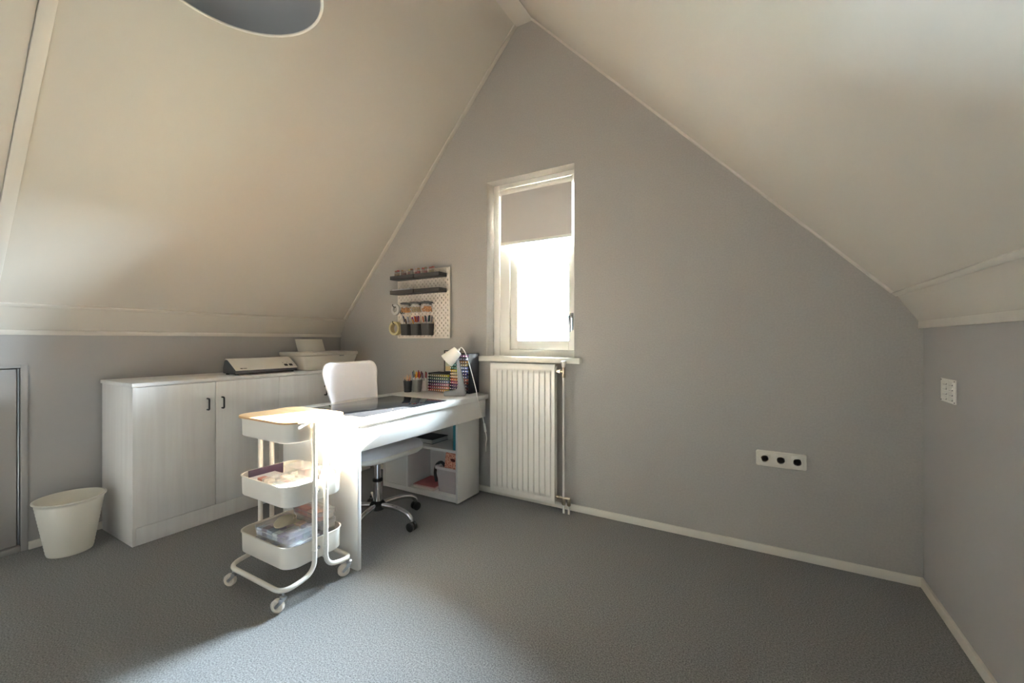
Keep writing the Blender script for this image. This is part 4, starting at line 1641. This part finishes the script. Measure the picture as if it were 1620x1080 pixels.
# three dark cups of pens at the foot of the board
cup_src = None
for i, (lab, rn) in enumerate((('left dark grey pen cup on the pegboard', 'left'), ('middle dark grey pen cup on the pegboard', 'middle'), ('right dark grey pen cup on the pegboard', 'right'))):
    x = -2.475 + i * 0.112
    loc = (x, PF - 0.044, 1.170)
    if cup_src is None:
        t = thing('peg_cup', lab, 'cup', loc, 0, 'dark pen cups on the pegboard')
        b = nb()
        loft(b, [rrect(-0.036, 0.036, -0.036, 0.040, 0.016, 0), rrect(-0.041, 0.041, -0.041, 0.043, 0.018, 0.092), rrect(-0.038, 0.038, -0.038, 0.040, 0.016, 0.092), rrect(-0.033, 0.033, -0.033, 0.037, 0.014, 0.004)])
        obj('cup', b, M_DKGREY, t)
        cup_src = t
    else:
        dup(cup_src, loc, 0, lab)
fill_cup(-2.475, PF - 0.044, 1.176, 0.034, [('white', '#e6e2dc', 'pen', 0.150), ('ivory', '#e9e2d2', 'pen', 0.142), ('beige', '#cbb59c', 'pencil', 0.152), ('brown', '#8a6248', 'pencil', 0.148),
                                            ('black', '#26262a', 'pen', 0.140), ('tan', '#a98a70', 'pencil', 0.15), ('dark blue', '#2c3454', 'pen', 0.156), ('grey', '#9a9894', 'pen', 0.15), ('pale blue', '#b4bccb', 'pen', 0.148)], 'the left pegboard cup', 'pens in the left pegboard cup', 1.0, -0.032)
fill_cup(-2.363, PF - 0.044, 1.176, 0.034, [('magenta', '#a03a86', 'pen', 0.146), ('coral', '#d8644c', 'pen', 0.15), ('purple', '#5c3a92', 'pen', 0.152), ('golden', '#d39a34', 'pen', 0.132),
                                            ('violet', '#6b4aa0', 'pen', 0.156), ('orange', '#d86a2a', 'pen', 0.148), ('red', '#b4362a', 'pen', 0.15), ('pink', '#d88aa8', 'pen', 0.15), ('deep purple', '#41236e', 'pen', 0.152), ('rust', '#a8482a', 'pen', 0.146)], 'the middle pegboard cup', 'pens in the middle pegboard cup', 1.0, -0.018)
fill_cup(-2.251, PF - 0.044, 1.176, 0.034, [('orange', '#cf6a30', 'pen', 0.146), ('lilac', '#a88ac0', 'pen', 0.148), ('mauve', '#b08ab0', 'pen', 0.152), ('dark green', '#2c3c34', 'pen', 0.150),
                                            ('black', '#222226', 'pen', 0.156), ('olive', '#4c4c38', 'pen', 0.15), ('teal', '#2f5a5c', 'pen', 0.152), ('grey', '#77777c', 'pen', 0.148)], 'the right pegboard cup', 'pens in the right pegboard cup')

# tape rolls on hooks on the left edge
def ring(bm, ro, ri, wd, mtx):
    loops = []
    for k in range(36):
        a = 2 * PI * k / 36
        c, s = math.cos(a), math.sin(a)
        loops.append([(ro * c, ro * s, -wd / 2), (ro * c, ro * s, wd / 2), (ri * c, ri * s, wd / 2), (ri * c, ri * s, -wd / 2)])
    loft(bm, loops, ring=True, mtx=mtx)


def hook(label, x, z, out):
    b = nb()
    tube(b, fillet([(0, 0.004, 0.0), (0, -out, 0.0), (0, -out - 0.004, 0.02)], 0.008), 0.003, 8)
    o = obj('peg_hook', b, M_BLACK, None, (x, PF, z))
    tag(o, label, 'hook', 'dark hooks on the pegboard')


hook('upper dark hook holding the white tape roll', -2.600, 1.408, 0.075)
hook('lower dark hook holding the masking tape roll', -2.600, 1.268, 0.075)
t = thing('tape_roll', 'white tape roll on the upper pegboard hook', 'tape', (-2.600, PF - 0.042, 1.386))
b = nb()
MX = Matrix.Rotation(PI / 2, 4, 'X')
ring(b, 0.045, 0.030, 0.020, MX)
obj('tape', b, clear_mat('tape_white', (0.9, 0.88, 0.86), 0.75, 0.2), t)
b = nb()
ring(b, 0.0298, 0.025, 0.020, MX)
obj('core', b, colour('#e9e4dc'), t)
t = thing('masking_tape', 'cream masking tape roll on the lower pegboard hook', 'tape', (-2.600, PF - 0.045, 1.228))
b = nb()
ring(b, 0.057, 0.043, 0.040, MX)
obj('tape', b, colour('#dccf9c', 0.6), t)
b = nb()
ring(b, 0.0428, 0.039, 0.040, MX)
obj('core', b, colour('#c9b98e', 0.7), t)
# small scissors hanging beside the jars
t = thing('craft_scissors', 'small dark scissors hanging between tape rolls and jars', 'scissors', (-2.553, PF - 0.012, 1.29))
b = nb()
for s in (-1, 1):
    prism(b, [(s * -0.003, 0.06), (s * 0.004, 0.06), (s * 0.002, 0.0)], 'y', -0.002 + 0.002 * s, 0.0 + 0.002 * s)
obj('blades', b, M_ZINC, t)
for s in (-1, 1):
    b = nb()
    ring(b, 0.015, 0.010, 0.006, Matrix.Translation((s * 0.013, -0.001, 0.078)) @ MX @ Matrix.Diagonal((0.85, 1.2, 1, 1)))
    obj('grip', b, M_DKGREY, t)
hook('dark hook holding the scissors', -2.553, 1.385, 0.02)
